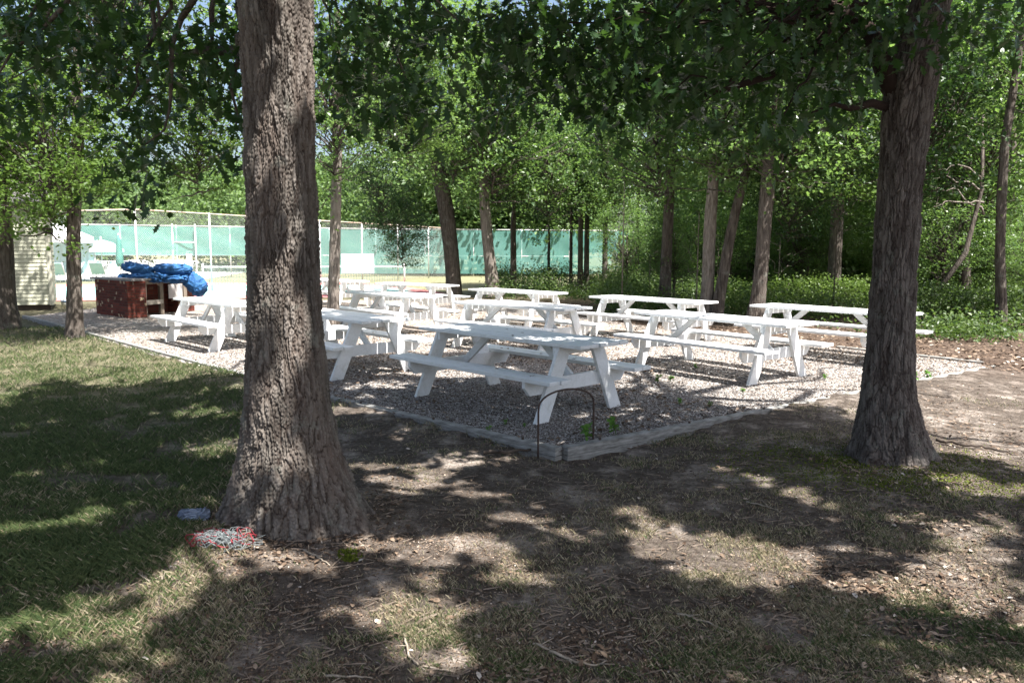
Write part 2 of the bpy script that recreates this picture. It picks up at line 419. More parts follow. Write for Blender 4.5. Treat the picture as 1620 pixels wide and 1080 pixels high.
TAB = [(.033, 8.30, -.800, 'nearest white picnic table, in full shade behind the metal hoop'),
 (2.90, 10.53, -.905, 'white picnic table just left of the right trunk, brightly sunlit'),
 (-2.50, 10.70, -.815, 'white picnic table partly hidden by the big front trunk, dark shaded end boards'),
 (-5.15, 13.35, -.80, 'white picnic table in front of the brick counter, left of the big trunk'),
 (-2.52, 15.80, -.83, 'white picnic table in the third row directly behind the one beside the big trunk'),
 (-2.60, 20.40, -.70, 'farthest wide white picnic table in front of the leaning dark trunk'),
 (-5.35, 22.9, -.80, 'small far grey shaded picnic table behind the slim trunk beside the court'),
 (.085, 17.20, -.825, 'sunlit white picnic table at the back centre in front of the low shrubs'),
 (.112, 12.85, -.73, 'white picnic table right behind the nearest one, half sun half shade'),
 (2.66, 14.53, -.85, 'white picnic table at the back in front of the pale forked trunks'),
 (5.16, 12.20, -.888, 'white picnic table at the far right, its end hidden behind the right trunk')]
random.seed(2)
proto = make_table()
for i, (x, y, a, lb) in enumerate(TAB):
    o = proto if i == 0 else copy_tree(proto)
    o.location = (x, y, 0); o.rotation_euler.z = a
    tag(o, lb, 'picnic table', 'white picnic tables on the gravel')

# ---------------------------------------------------------------- trunks
def trunk_mesh(pts, nth, nz, bark=None, roots=(), seed=0, detail=1.):
    """pts: list of (x,y,z,r) bottom to top; returns verts, faces for a displaced trunk"""
    P = np.array(pts, float); s = np.concatenate([[0], np.cumsum(np.linalg.norm(np.diff(P[:, :3], axis=0), axis=1))])
    tt = np.linspace(0, s[-1], nz); D = np.stack([np.interp(tt, s, P[:, i]) for i in range(4)], 1)
    # smooth the polyline
    kk = max(1, nz//40)
    for i in range(4):
        pad = np.pad(D[:, i], kk, mode='edge'); D[:, i] = np.convolve(pad, np.ones(2*kk+1)/(2*kk+1), 'valid')
    th = np.linspace(0, 2*np.pi, nth, endpoint=False); TH, TT = np.meshgrid(th, tt)
    r = np.repeat(D[:, 3:4], nth, 1)
    zb = TT-0; zr = np.maximum(zb-.22, 0)
    for (ang, wd, ln, ht) in roots:   # buttress roots
        da = np.abs((TH-ang+np.pi) % (2*np.pi)-np.pi); r = r+ln*np.exp(-(da/wd)**2)*np.exp(-(zr/ht)**1.2)
    r = r*(1+.05*np.sin(TH*3+1.3+seed)*np.exp(-zb*.6)+.02*np.sin(TH*5+zb*1.5+seed))
    if detail > 0:
        R0 = np.mean(D[:, 3]); ncell = max(8, int(2*np.pi*R0/.027))
        wob = .5*np.sin(zb*11+TH*3)+1.3*(vnoise(TH/(2*np.pi)*ncell, zb*9, 11, ncell)-.5)+.5*(vnoise(TH/(2*np.pi)*ncell*3, zb*30, 12, ncell*3)-.5)
        wz = .8*(vnoise(TH/(2*np.pi)*ncell*2, zb*16, 14, ncell*2)-.5)
        f1, f2, cid = worley(TH/(2*np.pi)*ncell+wob*.6, zb*6.5+wz, ncell, seed)
        e = np.clip((f2-f1)*2.6, 0, 1); plate = e**.6*(.55+.6*cid)
        nc2 = ncell*3
        g1, g2, c2 = worley(TH/(2*np.pi)*nc2+wob, zb*40, nc2, seed+5)
        fine = np.clip((g2-g1)*2, 0, 1)*(.4+.6*c2)
        r = r-.020*detail+detail*(.019*(plate-.5)+(.010+.012*np.exp(-zr/.35))*(fine-.4)+.03*(fbm(TH*3, zb*5, 3, 60)-.45))
        trunk_mesh.attr = (plate*.75+fine*.35).ravel()
    V = np.stack([D[:, 0:1]+r*np.cos(TH), D[:, 1:2]+r*np.sin(TH), np.repeat(D[:, 2:3], nth, 1)], 2).reshape(-1, 3)
    i = np.arange(nz-1)[:, None]*nth; k = np.arange(nth)[None]
    Fc = np.stack([i+k, i+(k+1) % nth, i+nth+(k+1) % nth, i+nth+k], 2).reshape(-1, 4)
    return V, Fc
def px_trunk(rows, Y, zt=None, lean=None, below=.25):
    """rows: (u, v, width_px) top to bottom order by v descending -> 3D (x,y,z,r)"""
    out = []
    for (u, v, wd) in sorted(rows, key=lambda r: -r[1]):
        p = aty(u, v, Y); out.append((p.x, Y, p.z, wd*Y/F/2))
    b = out[0]; out.insert(0, (b[0], b[1], b[2]-below, b[3]*1.08))
    if zt:
        a, b = out[-1], out[-2]; L = zt-a[2]
        sx = (a[0]-b[0])/(a[2]-b[2]) if lean is None else lean
        out.append((a[0]+sx*L*.5, Y, a[2]+L*.5, a[3]*.8)); out.append((a[0]+sx*L, Y, zt, a[3]*.45))
    return out
def branch(mb, p, q, r0, r1, n=6, sag=.0, wob=.12, sides=7):
    p, q = Vector(p), Vector(q); d = q-p; L = d.length; pts = []; rr = []
    for i in range(n+1):
        t = i/n; j = Vector((random.uniform(-1, 1), random.uniform(-1, 1), random.uniform(-1, 1)))*wob*L*.12*(1 if 0 < i < n else 0)
        pts.append(p+d*t+j+Vector((0, 0, -sag*math.sin(t*math.pi)*L))); rr.append(r0+(r1-r0)*t)
    mb.tube(pts, rr, sides); return pts

# ---------------------------------------------------------------- leaves
def rot_frames(n, tilt, rg, droop=0.):
    """random frames: local z roughly up tilted by N(0,tilt); x = leaf axis"""
    a = rg.uniform(0, 2*np.pi, n); b = rg.normal(droop, tilt, n); c = rg.normal(0, tilt, n)
    x = np.stack([np.cos(a)*np.cos(b), np.sin(a)*np.cos(b), -np.sin(b)], 1)
    up = np.stack([np.zeros(n), np.zeros(n), np.ones(n)], 1)
    y = np.cross(up, x); y /= np.linalg.norm(y, axis=1)[:, None]+1e-9; z = np.cross(x, y)
    y2 = y*np.cos(c)[:, None]+z*np.sin(c)[:, None]; z2 = np.cross(x, y2)
    return x, y2, z2
OAK = np.array([[0, 0], [.18, .05], [.26, .22], [.36, .10], [.50, .33], [.56, .13], [.74, .27], [.80, .09], [1, 0],
                [.80, -.09], [.74, -.27], [.56, -.13], [.50, -.33], [.36, -.10], [.26, -.22], [.18, -.05]])
OAK3 = np.concatenate([OAK, (-.15*np.abs(OAK[:, 1:])-.18*OAK[:, :1]**2)*-1*np.array([[-1]])], 1)
def make_leaves(cen, size, rg, kind='quad', tilt=.6, droop=.2):
    n = len(cen); x, y, z = rot_frames(n, tilt, rg, droop); s = (size*rg.uniform(.65, 1.25, n))[:, None, None]
    if kind == 'oak': T = OAK3.copy(); T[:, 2] = .22*np.abs(T[:, 1])-.12*T[:, 0]**2
    elif kind == 'hex': T = np.array([[0, 0, 0], [.3, .27, .08], [.72, .24, .02], [1, 0, -.12], [.72, -.24, .02], [.3, -.27, .08]])
    else: T = np.array([[0, 0, 0], [.5, .33, .06], [1, 0, -.05], [.5, -.33, .06]])
    V = cen[:, None]+s*(T[None, :, 0:1]*x[:, None]+T[None, :, 1:2]*y[:, None]+T[None, :, 2:3]*z[:, None])
    k = len(T); Fc = np.arange(n*k).reshape(n, k)
    return V.reshape(-1, 3), Fc
def clusters_to_leaves(cl, per, rad, rg, flat=.6):
    """cl (m,3) cluster centres -> leaf base points"""
    m = len(cl); P = np.repeat(cl, per, 0); d = rg.normal(0, 1, P.shape); d *= (np.asarray(rad)*np.ones(m)).repeat(per)[:, None]*.5
    d[:, 2] *= flat; return P+d
def cull(P, T, f): pass

# ---- shade control: where sunlight reaches the ground in the photograph the crown has gaps
LIT = [(1120, 860, 150, 42), (1230, 893, 60, 20), (830, 905, 62, 35), (960, 1000, 60, 12), (640, 960, 120, 40), (700, 1030, 120, 25), (1430, 922, 90, 14), (1560, 905, 50, 10),
       (1500, 1060, 60, 18), (110, 990, 130, 32), (230, 1060, 90, 20), (335, 748, 60, 12), (610, 725, 60, 7), (500, 905, 90, 16), (330, 880, 70, 26), (590, 855, 60, 12), (740, 850, 100, 12),
       (1560, 690, 140, 45), (1530, 620, 90, 22), (1560, 770, 60, 10), (1000, 790, 50, 8), (1130, 760, 40, 6), (890, 840, 50, 8), (1270, 850, 60, 8), (760, 770, 60, 5),
       (180, 700, 50, 8), (280, 690, 70, 7), (60, 665, 60, 8), (330, 650, 50, 8), (620, 608, 70, 8), (830, 640, 60, 8), (1000, 650, 90, 14), (1080, 610, 120, 14), (700, 585, 110, 9),
       (560, 770, 60, 6), (650, 690, 50, 5), (70, 735, 40, 7), (150, 780, 40, 8), (1290, 600, 140, 24), (1200, 640, 60, 9), (880, 700, 40, 5)]
LITG = []
for (u, v, ru, rv) in LIT:
    c = at(u, v); a = at(u+ru, v); b0 = at(u, v-rv); b1 = at(u, v+rv); LITG.append((c.x, (b0.y+b1.y)/2, max(.08, a.x-c.x), max(.10, (b0.y-b1.y)/2)))
_shadeline = [at(0, 612), at(200, 605), at(385, 585), at(520, 566), at(700, 556), at(880, 548), at(960, 585), at(1080, 620), at(1200, 640), at(1380, 655), at(1620, 700)]
TRUNKLIT = []
for (u, v, r_) in [(455, 60, .12), (462, 150, .14), (468, 230, .12), (466, 300, .14), (470, 370, .14), (455, 440, .10), (452, 500, .13), (440, 570, .14), (437, 640, .13), (450, 690, .10), (402, 790, .10), (470, 760, .10)]:
    p = aty(u, v, T1.y-.22); TRUNKLIT.append((p.x, p.y, p.z, r_))
for (u, v, r_) in [(1470, 130, .08), (1462, 175, .06), (1455, 260, .05), (1450, 715, .06)]:
    p = aty(u, v, T2.y-.15); TRUNKLIT.append((p.x, p.y, p.z, r_))
SLX = np.array([p.x for p in _shadeline]); SLY = np.array([p.y for p in _shadeline])
def shade_wanted(P, edge=0.):
    """P (n,3) points in the air -> probability-like value that their shadow falls where the photo is in shade"""
    k = P[:, 2]/SUN.z; gx = P[:, 0]-SUN.x*k; gy = P[:, 1]-SUN.y*k
    o = np.argsort(SLX); lim = np.interp(gx, SLX[o], SLY[o])
    fine_ = fbm(gx*4.5, gy*4.5, 4, 65)-.47; keep = gy < lim+.5*(vnoise(gx*1.5, gy*1.5, 5)-.5)+3.0*fine_
    for (cx, cy, rx, ry) in LITG:
        q = ((gx-cx)/rx)**2+((gy-cy)/ry)**2
        keep &= (q > 1.6+3.6*fine_)
    nz = fbm(gx*1.9+3, gy*1.3+1, 3, 15)
    keep &= ~(nz+.45*fine_ > np.where(gx > -2.2, .565, .515))
    n3 = fbm(gx*5.5+7, gy*4.+2, 3, 25); keep &= ~(n3 > .60)
    for (px, py, pz, pr) in TRUNKLIT:
        t = (P[:, 2]-pz)/SUN.z; hx = P[:, 0]-SUN.x*t-px; hy = P[:, 1]-SUN.y*t-py
        keep &= ~((t > 0) & (hx*hx+hy*hy < (1.35*pr*(1+.8*(vnoise(gx*9, gy*9, 3)-.5)))**2))
    return keep, gx, gy

# ================================================================= big front oak
def rg(s): return np.random.default_rng(s)
random.seed(11)
t1_rows = [(477, 868, 232), (474, 835, 218), (470, 800, 202), (467, 765, 182), (463, 730, 168), (460, 690, 154), (457, 640, 142), (455, 600, 137), (451, 520, 124), (449, 450, 118), (447, 400, 115), (443, 250, 111), (440, 100, 112), (437, 0, 118)]
pt1 = px_trunk(t1_rows, T1.y, 7.5, lean=-.06)
oak1 = empty('oak_tree', (pt1[1][0], T1.y, 0), 'large oak in the foreground with thick furrowed trunk flaring at the base', 'tree')
org = Vector(oak1.location)
def loc(P, o): P = np.array(P, float); P[:, :3] -= np.array([o.x, o.y, o.z]); return P
Vt, Ft = trunk_mesh(pt1, 560, 1500, roots=[(R(-22), .28, .30, .30), (R(-62), .26, .12, .3), (R(-105), .22, .10, .26), (R(-150), .26, .16, .24), (R(190), .3, .16, .3), (R(20), .3, .22, .28), (R(90), .5, .1, .3)], seed=3)
def add_plate(o):
    a_ = o.data.attributes.new('plate', 'FLOAT', 'POINT'); a_.data.foreach_set('value', trunk_mesh.attr.astype(np.float32))
add_plate(npmesh('trunk', loc(Vt, org), Ft, BARK, oak1, smooth=True))
# leaf bunches hanging into view, left and right of the trunk: ellipses in view placed at several depths
def view_bunches(ells, rgn, ylo, yhi, step=1.):
    out = []
    for (u, v, ru, rv, n) in ells:
        for _ in range(int(n*step)):
            a = rgn.uniform(0, 2*np.pi); q = rgn.uniform(0, 1)**.5
            Y = rgn.uniform(ylo, yhi); p = aty(u+ru*q*math.cos(a), v+rv*q*math.sin(a), Y); out.append(tuple(p))
    return np.array(out)
g1 = rg(21)
E1 = [(60, 60, 110, 90, 44), (170, 120, 80, 70, 22), (240, 215, 60, 65, 22), (300, 150, 50, 60, 14), (330, 50, 70, 50, 16), (150, 20, 150, 30, 18), (40, 165, 60, 25, 8), (230, 280, 30, 22, 6), (360, 230, 25, 45, 7),
      (560, 60, 60, 50, 20), (610, 140, 65, 45, 24), (640, 175, 35, 20, 8), (690, 50, 60, 40, 12), (535, 110, 30, 40, 7), (350, 120, 45, 50, 10), (655, 20, 110, 25, 14), (575, 10, 60, 20, 8)]
B1 = view_bunches(E1, g1, 4.6, 8.0, .50)
cr = []
for _ in range(5200):
    a = g1.uniform(0, 2*np.pi); rr = g1.uniform(0, 1)**.5
    cr.append((T1.x+.8+6.8*rr*math.cos(a), T1.y+1.0+6.2*rr*math.sin(a), g1.uniform(5.2, 9.5)))
CR1 = np.array(cr)
def above_view(P, m=.7): return P[:, 2] > CH+np.abs(P[:, 1])*.315+m
k, _, _ = shade_wanted(CR1); CR1 = CR1[k & (above_view(CR1) | (CR1[:, 1] < 0))]
L1 = clusters_to_leaves(B1, 27, .27, g1, .8); 
L1c = clusters_to_leaves(CR1, 17, .36, g1, .5); k, _, _ = shade_wanted(L1c); L1c = L1c[k]
Va, Fa = make_leaves(L1, .115, g1, 'oak', .6, .5)
npmesh('crown', loc(Va, org), Fa, LEAF_OAK, oak1)
Vb, Fb = make_leaves(L1c, .21, g1, 'hex', .45, .1)
npmesh('shade_crown', loc(Vb, org), Fb, LEAF_OAK, oak1)  # out-of-view leaves, culled so their shadows leave the wanted sun patches
mb = MB()
for i in range(0, len(B1), 5):
    q = Vector(B1[i]); zz = min(7.0, max(3.4, q.z+1.2)); s = Vector((T1.x-.25, T1.y, zz))
    if q.y < 4.9: continue
    mid = s.lerp(q, .6)+Vector((0, 0, .25)); branch(mb, s, mid, .035, .02, 5, wob=.5, sides=5); branch(mb, mid, q, .02, .005, 5, wob=.7, sides=5)
s = aty(380, 60, T1.y+.2); branch(mb, s, aty(270, 95, 6.2), .035, .02, 6, wob=.4); branch(mb, aty(270, 95, 6.2), aty(200, 160, 7), .02, .006, 6, wob=.5)
for a in range(0, 360, 30):
    q = Vector((T1.x+4.5*math.cos(R(a)), T1.y+4.5*math.sin(R(a)), 7.5+random.uniform(-1, 1)))
    branch(mb, (T1.x-.2, T1.y, 5.5+random.uniform(0, 1.5)), q, .10, .02, 8, wob=.6)
mb.v = [(x-org.x, y-org.y, z) for x, y, z in mb.v]
mb.build('limbs', BARK_FAR, oak1, True)

# ================================================================= right oak
t2_rows = [(1407, 738, 132), (1407, 715, 122), (1406, 690, 112), (1404, 650, 94), (1404, 600, 82), (1408, 540, 74), (1410, 480, 71), (1416, 400, 68), (1423, 300, 66), (1430, 220, 70), (1438, 150, 80), (1448, 100, 76), (1462, 50, 66), (1474, 0, 60)]
pt2 = px_trunk(t2_rows, T2.y, 8.2, lean=.2)
oak2 = empty('oak_tree', (pt2[1][0], T2.y, 0), 'right hand oak with forked dark trunk and a low side limb', 'tree')
org2 = Vector(oak2.location)
Vt, Ft = trunk_mesh(pt2, 420, 1150, roots=[(R(-10), .3, .16, .16), (R(-60), .3, .05, .2), (R(-140), .3, .10, .2), (R(170), .3, .12, .2), (R(80), .4, .1, .2)], seed=8, detail=.8)
add_plate(npmesh('trunk', loc(Vt, org2), Ft, BARK2, oak2, smooth=True))
E2 = [(900, 60, 130, 60, 40), (800, 60, 50, 40, 9), (790, 150, 40, 45, 10), (760, 115, 25, 25, 4), (860, 150, 45, 30, 9), (1000, 90, 110, 80, 44), (960, 170, 55, 22, 9), (1080, 120, 70, 70, 30), (1130, 60, 110, 60, 34),
      (1200, 120, 90, 80, 36), (1160, 185, 40, 22, 7), (1290, 70, 80, 80, 34), (1310, 150, 55, 35, 14), (1250, 190, 40, 20, 6), (1360, 30, 70, 40, 16), (1420, 20, 70, 28, 14), (1530, 40, 60, 50, 12), (1590, 20, 50, 40, 8), (1070, 15, 260, 22, 34)]
g2 = rg(22)
B2 = view_bunches(E2, g2, 5.0, 8.4, .52)
cr = []
for _ in range(6000):
    a = g2.uniform(0, 2*np.pi); rr = g2.uniform(0, 1)**.5
    cr.append((T2.x+.8+6.8*rr*math.cos(a), T2.y-.4+6.6*rr*math.sin(a), g2.uniform(5.0, 9.5)))
CR2 = np.array(cr); k, _, _ = shade_wanted(CR2); CR2 = CR2[k & (above_view(CR2) | (CR2[:, 1] < 0))]
L2 = clusters_to_leaves(B2, 30, .27, g2, .8)
L2c = clusters_to_leaves(CR2, 17, .36, g2, .5); k, _, _ = shade_wanted(L2c); L2c = L2c[k]
Va, Fa = make_leaves(L2, .118, g2, 'oak', .6, .55)
npmesh('crown', loc(Va, org2), Fa, LEAF_OAK, oak2)
Vb, Fb = make_leaves(L2c, .21, g2, 'hex', .45, .1)
npmesh('shade_crown', loc(Vb, org2), Fb, LEAF_OAK, oak2)
mb = MB()
mb.tube([aty(1422, 150, T2.y), aty(1407, 130, T2.y), aty(1392, 92, T2.y+.05), aty(1376, 50, T2.y+.15), aty(1330, 20, T2.y+.3), aty(1290, -40, T2.y+.5)], [.09, .085, .07, .065, .05, .03], 14)
mb.tube([aty(1408, 172, T2.y), aty(1380, 163, T2.y-.1), aty(1345, 172, T2.y-.2), aty(1320, 165, T2.y-.3), aty(1280, 180, T2.y-.5)], [.04, .032, .022, .014, .006], 10)
mb.tube([aty(1330, 20, T2.y+.3), aty(1290, 75, T2.y+.2), aty(1220, 120, T2.y), aty(1120, 150, T2.y), aty(1000, 120, T2.y+.3), aty(860, 90, T2.y+.5)], [.04, .034, .028, .022, .015, .008], 9)
for i in range(0, len(B2), 7):
    q = Vector(B2[i]); mid = Vector(aty(1330, 20, T2.y+.3)).lerp(q, .5)+Vector((0, 0, .15)); branch(mb, aty(1340, 10, T2.y+.3), mid, .02, .012, 5, wob=.5, sides=5); branch(mb, mid, q, .012, .004, 5, wob=.8, sides=5)
for a in range(0, 360, 30):
    q = Vector((T2.x+.8+4.5*math.cos(R(a)), T2.y+4.5*math.sin(R(a)), 7.5+random.uniform(-1, 1)))
    branch(mb, (T2.x+.9, T2.y, 5.5+random.uniform(0, 1.5)), q, .10, .02, 8, wob=.6)
mb.v = [(x-org2.x, y-org2.y, z) for x, y, z in mb.v]
mb.build('limbs', BARK2, oak2, True)

# ================================================================= crown variants shared by the other trees
def crown_variant(seed, rx, rz, ncl, per, lsize, mat, name='crown', crad=.5, low=0.):
    g = rg(seed); d = g.normal(0, 1, (ncl, 3)); d /= np.linalg.norm(d, axis=1)[:, None]
    q = g.uniform(.12, 1, ncl)**.45; bump = .72+.5*vnoise(np.arctan2(d[:, 1], d[:, 0])*1.6+9, d[:, 2]*2+5, seed)
    P = d*(q*bump)[:, None]*np.array([rx, rx, rz]); P[:, 2] += rz*.9
    L = clusters_to_leaves(P, per, crad, g, .5); L = L[vnoise(L[:, 0]*1.1+40, L[:, 2]*1.3+L[:, 1]*.9+40, seed) > .40]; V, Fc = make_leaves(L, lsize, g, 'quad', .6, .25)
    o = npmesh(name, V, Fc, mat); me = o.data
    bpy.data.objects.remove(o)
    random.seed(seed); mb = MB()
    for i in range(0, ncl, 3):
        q = Vector(P[i]); b = Vector((0, 0, max(.1, q.z*.45))); branch(mb, b, q, .03, .006, 5, wob=.6, sides=4)
    o2 = mb.build('branches', BARK_FAR, None, True); me2 = o2.data; bpy.data.objects.remove(o2)
    return me, me2
CV = {'mid': [crown_variant(31+i, 3.0, 4.2, 210, 50, .16, LEAF_MID, crad=.68) for i in range(3)],
      'pale': [crown_variant(41+i, 2.6, 2.8, 200, 62, .13, LEAF_PALE, crad=.6) for i in range(2)],
      'oak': [crown_variant(51+i, 3.0, 3.8, 230, 60, .15, LEAF_OAK, crad=.7) for i in range(2)],
      'far': [crown_variant(61+i, 4.5, 6.0, 260, 70, .34, LEAF_FAR, crad=1.3) for i in range(3)]}
_ti = [0]
def tree(name, label, rows, Y, ztop, crowns, bark=BARK_FAR, lean=None, group=None, cat='tree'):
    """rows measured on the trunk; crowns: list of (kind, dx, dy, z, scale)"""
    _ti[0] += 1; i = _ti[0]
    pts = px_trunk(rows, Y, ztop, lean); b = Vector((pts[1][0], Y, 0)); root = empty(name, b, label, cat, group)
    V, Fc = trunk_mesh(pts, 40, 90, seed=i, detail=.45)
    npmesh('trunk', loc(V, b), Fc, bark, root, smooth=True)
    for j, (kind, dx, dy, z, s) in enumerate(crowns):
        a, b2 = CV[kind][(i+j) % len(CV[kind])]
        for nm, me in (('crown', a), ('branches', b2)):
            o = bpy.data.objects.new(nm, me); col.objects.link(o); o.parent = root
            o.location = (dx, dy-(.8 if j == 0 else 0), z-(.25 if j == 0 else 0)); o.rotation_euler.z = i*1.7+j*2.3; o.scale = (s, s, s)
    return root
G = 'trees round the picnic area'
tree('maple_tree', 'slim tree with yellow green low crown left of the brick counter', [(119, 537, 34), (119, 520, 27), (118, 460, 23), (116, 380, 21), (118, 310, 21), (124, 250, 18)], 13.9, 6.2,
     [('pale', 0, .3, 2.1, .62), ('pale', -2.2, .6, 2.3, .66), ('pale', 2.0, 1.0, 2.7, .55), ('mid', .5, 1.0, 4.2, .8)], BARK_FAR, .05)
tree('maple_tree', 'dark trunk cut by the left edge of the picture beside the shed', [(4, 505, 52), (4, 480, 40), (3, 400, 34), (1, 350, 32)], 15.5, 7.5,
     [('mid', 0, .4, 2.6, .85), ('mid', 1.5, 1.5, 4.6, .9), ('pale', 1.3, 0., 2.6, .5)], BARK_FAR, 0)
tree('young_oak', 'slender reddish trunk directly right of the big front trunk', [(527, 525, 24), (528, 480, 20), (530, 380, 18), (532, 300, 17), (534, 262, 15)], 14.2, 6.0,
     [('mid', .2, .3, 2.9, .5), ('mid', .8, .8, 3.6, .62), ('pale', 1.2, 1.5, 3.4, .5), ('pale', -1.0, 2., 4.0, .5)], BARK_PALE, .02)
tree('oak_tree', 'thick leaning trunk behind the farthest table, tilted to the left', [(719, 468, 28), (718, 447, 25), (714, 400, 24), (707, 340, 25), (698, 290, 25), (688, 240, 20)], 27.5, 9.5,
     [('mid', 0, 0, 4.0, 1.0), ('oak', -1.8, -.5, 1.0, .36), ('oak', -2.6, 0, 2.2, .5), ('mid', 1.5, 1, 3.0, .7), ('pale', -2.5, -.5, 5.0, .9)], BARK_FAR, -.2)
tree('oak_tree', 'dappled curving trunk just right of the leaning one', [(779, 460, 24), (777, 430, 20), (772, 390, 18), (768, 340, 18), (765, 290, 14), (762, 240, 12)], 27.0, 9.5,
     [('mid', 0, 0, 3.4, .9), ('mid', 2.0, 1.0, 2.5, .6), ('pale', 0, -.5, 6.0, .8)], BARK_PALE, -.05)
tree('young_oak', 'thin bare trunk with upright stub in front of the green screen', [(812, 450, 11), (812, 400, 10), (812, 345, 9), (813, 330, 6)], 30.0, 6.5,
     [('oak', .5, 0, 3.6, .55)], BARK_FAR, .02)
thin = [(903, 458, 6, 31, 'leftmost of the cluster of thin stems before the green screen'), (918, 460, 9, 30, 'thicker left stem of the close pair of thin trunks near the green screen'),
        (928, 460, 9, 31, 'right stem of the close pair of thin trunks near the green screen'), (957, 458, 9, 29, 'thin dark stem standing alone right of the close pair'),
        (868, 452, 5, 33, 'very thin sapling in front of the green screen'), (1008, 455, 6, 32, 'thin sapling stem left of the straight brown trunk')]
for i, (u, v, wd, Y, lb) in enumerate(thin):
    tree('sapling', lb, [(u, v, wd*1.15), (u, 420, wd), (u+1, 340, wd*.9)], Y, 7.0, [(('oak', 'mid')[i % 2], .3, .5, 2.9+.3*(i % 3), .62), ('mid', -.5, 2, 5.2, .8)], BARK_FAR, .02, 'thin saplings at the wood edge')
tree('oak_tree', 'straight brown trunk behind the back table, its base in the litter', [(1050, 474, 22), (1052, 450, 19), (1054, 400, 18), (1057, 350, 17)], 20.5, 8.5,
     [('mid', -.3, .5, 3.0, .8), ('mid', 1., 1, 5.0, .9)], BARK_FAR, .02)
tree('oak_tree', 'pale straight left trunk of the V shaped pair behind the back table', [(1117, 486, 24), (1119, 460, 21), (1121, 400, 20), (1124, 345, 20), (1130, 260, 16), (1136, 180, 14)], 18.5, 8.5,
     [('mid', .3, .2, 3.2, .75), ('mid', -1, 1.2, 4.8, .9)], BARK_PALE, .03)
tree('oak_tree', 'brown right trunk of the V shaped pair, leaning to the right', [(1134, 486, 22), (1142, 450, 18), (1150, 400, 18), (1162, 340, 16), (1174, 295, 15), (1186, 255, 12)], 18.3, 8.2,
     [('mid', 1.3, .2, 3.4, .7)], BARK_FAR, .3)
tree('oak_tree', 'dark slightly leaning trunk behind the far right table', [(1195, 496, 30), (1200, 470, 24), (1205, 420, 22), (1210, 350, 22), (1215, 290, 24), (1220, 240, 20)], 17.0, 8.5,
     [('mid', .3, .6, 3.1, .75), ('oak', 1.3, 1.8, 1.9, .45), ('mid', 1.2, 1.5, 5.0, .9)], BARK_FAR, .05)
tree('oak_tree', 'very dark upright trunk in the woods left of the right oak', [(1318, 462, 24), (1320, 430, 21), (1323, 380, 20), (1326, 310, 20)], 24.0, 9.5,
     [('pale', 0, 0, 3.4, .8), ('mid', 1, 1, 5.2, 1.0)], BARK_FAR, .01)
tree('oak_tree', 'lone trunk near the right edge rising from the undergrowth', [(1584, 497, 20), (1584, 470, 17), (1582, 400, 15), (1585, 300, 15), (1590, 220, 14), (1597, 180, 13)], 16.5, 8.5,
     [('mid', 1.0, .6, 3.2, .8), ('oak', -1.2, 1.5, 2.8, .7)], BARK_FAR, .08)
tree('oak_tree', 'dim trunk deep in the woods between the right oak and the right edge', [(1527, 448, 18), (1526, 400, 16), (1528, 300, 15), (1530, 240, 13)], 25.0, 9.5,
     [('mid', 0, 0, 2.6, .9), ('mid', -1.5, -1, 4.6, 1.0)], BARK_FAR, .02)
tree('oak_tree', 'dim trunk with broad base just right of the right oak, far in the woods', [(1482, 445, 22), (1484, 420, 18), (1490, 300, 15)], 27.0, 9.5,
     [('mid', 0, 0, 3.0, .9), ('mid', .5, 1, 5.2, 1.1)], BARK_FAR, .02)
tree('oak_tree', 'shadowed trunk in the woods left of the very dark one', [(1268, 458, 10), (1268, 420, 9), (1270, 330, 9)], 27.0, 9.0,
     [('mid', 0, 0, 3.2, .9), ('mid', .5, 1, 5.2, 1.1)], BARK_FAR, .02)

# ---------------------------------------------------------------- the far-off wood as one mass
def far_wood():
    g = rg(77); rows = []
    def row(n, f, ymin, ymax, lo, hi, r0, r1, z0, ln):
        for _ in range(n):
            x = g.uniform(lo, hi); rows.append((x, f(x)+g.uniform(ymin, ymax), g.uniform(r0, r1), z0, ln))
    Vs, Fs, off = [], [], 0
    mb = MB(); random.seed(5)
    spec = []
    for _ in range(26): spec.append((g.uniform(8, 34), g.uniform(28, 48), g.uniform(2.6, 4.2), 2.4, 5.5))        # right woods
    for _ in range(24): spec.append((g.uniform(-6, 6), g.uniform(52, 62), g.uniform(3, 5), 2.5, 5.))                # behind the screen, centre
    for _ in range(60): spec.append((g.uniform(-75, 60), g.uniform(72, 92), g.uniform(4.5, 7), 1.5, 5.2))          # far belt
    for _ in range(26): spec.append((g.uniform(-50, -8), g.uniform(56, 70), g.uniform(3.5, 5.5), 1.5, 4.5))
    for _ in range(110): spec.append((g.uniform(9, 44), g.uniform(30, 56), g.uniform(1.6, 2.8), -.6, 2.6))
    for _ in range(40): spec.append((g.uniform(11, 36), g.uniform(38, 60), g.uniform(2.0, 3.2), 1., 4))
    for (x, y, r, z0, hz) in spec:
        ncl = 80; d = g.normal(0, 1, (ncl, 3)); d /= np.linalg.norm(d, axis=1)[:, None]; q = g.uniform(.1, 1, ncl)**.45
        P = d*q[:, None]*np.array([r, r, hz]); P += np.array([x, y, z0+hz*.75])
        P = P[P[:, 2] > .1]
        L = clusters_to_leaves(P, 46, 1.3, g, .55); V, Fc = make_leaves(L, .13+.0035*y, g, 'quad', .6, .2)
        Vs.append(V); Fs.append(Fc+off); off += len(V)
        if z0 > 1.5: mb.tube([(x, y, -.2), (x+.1, y, 3), (x+g.uniform(-.5, .5), y, 9)], [.17, .13, .07], 6)
    o = npmesh('distant_woods', np.concatenate(Vs), np.concatenate(Fs), LEAF_FAR); o['kind'] = 'stuff'
    o = mb.build('distant_trunks', BARK_FAR, None, True); o['kind'] = 'stuff'
far_wood()
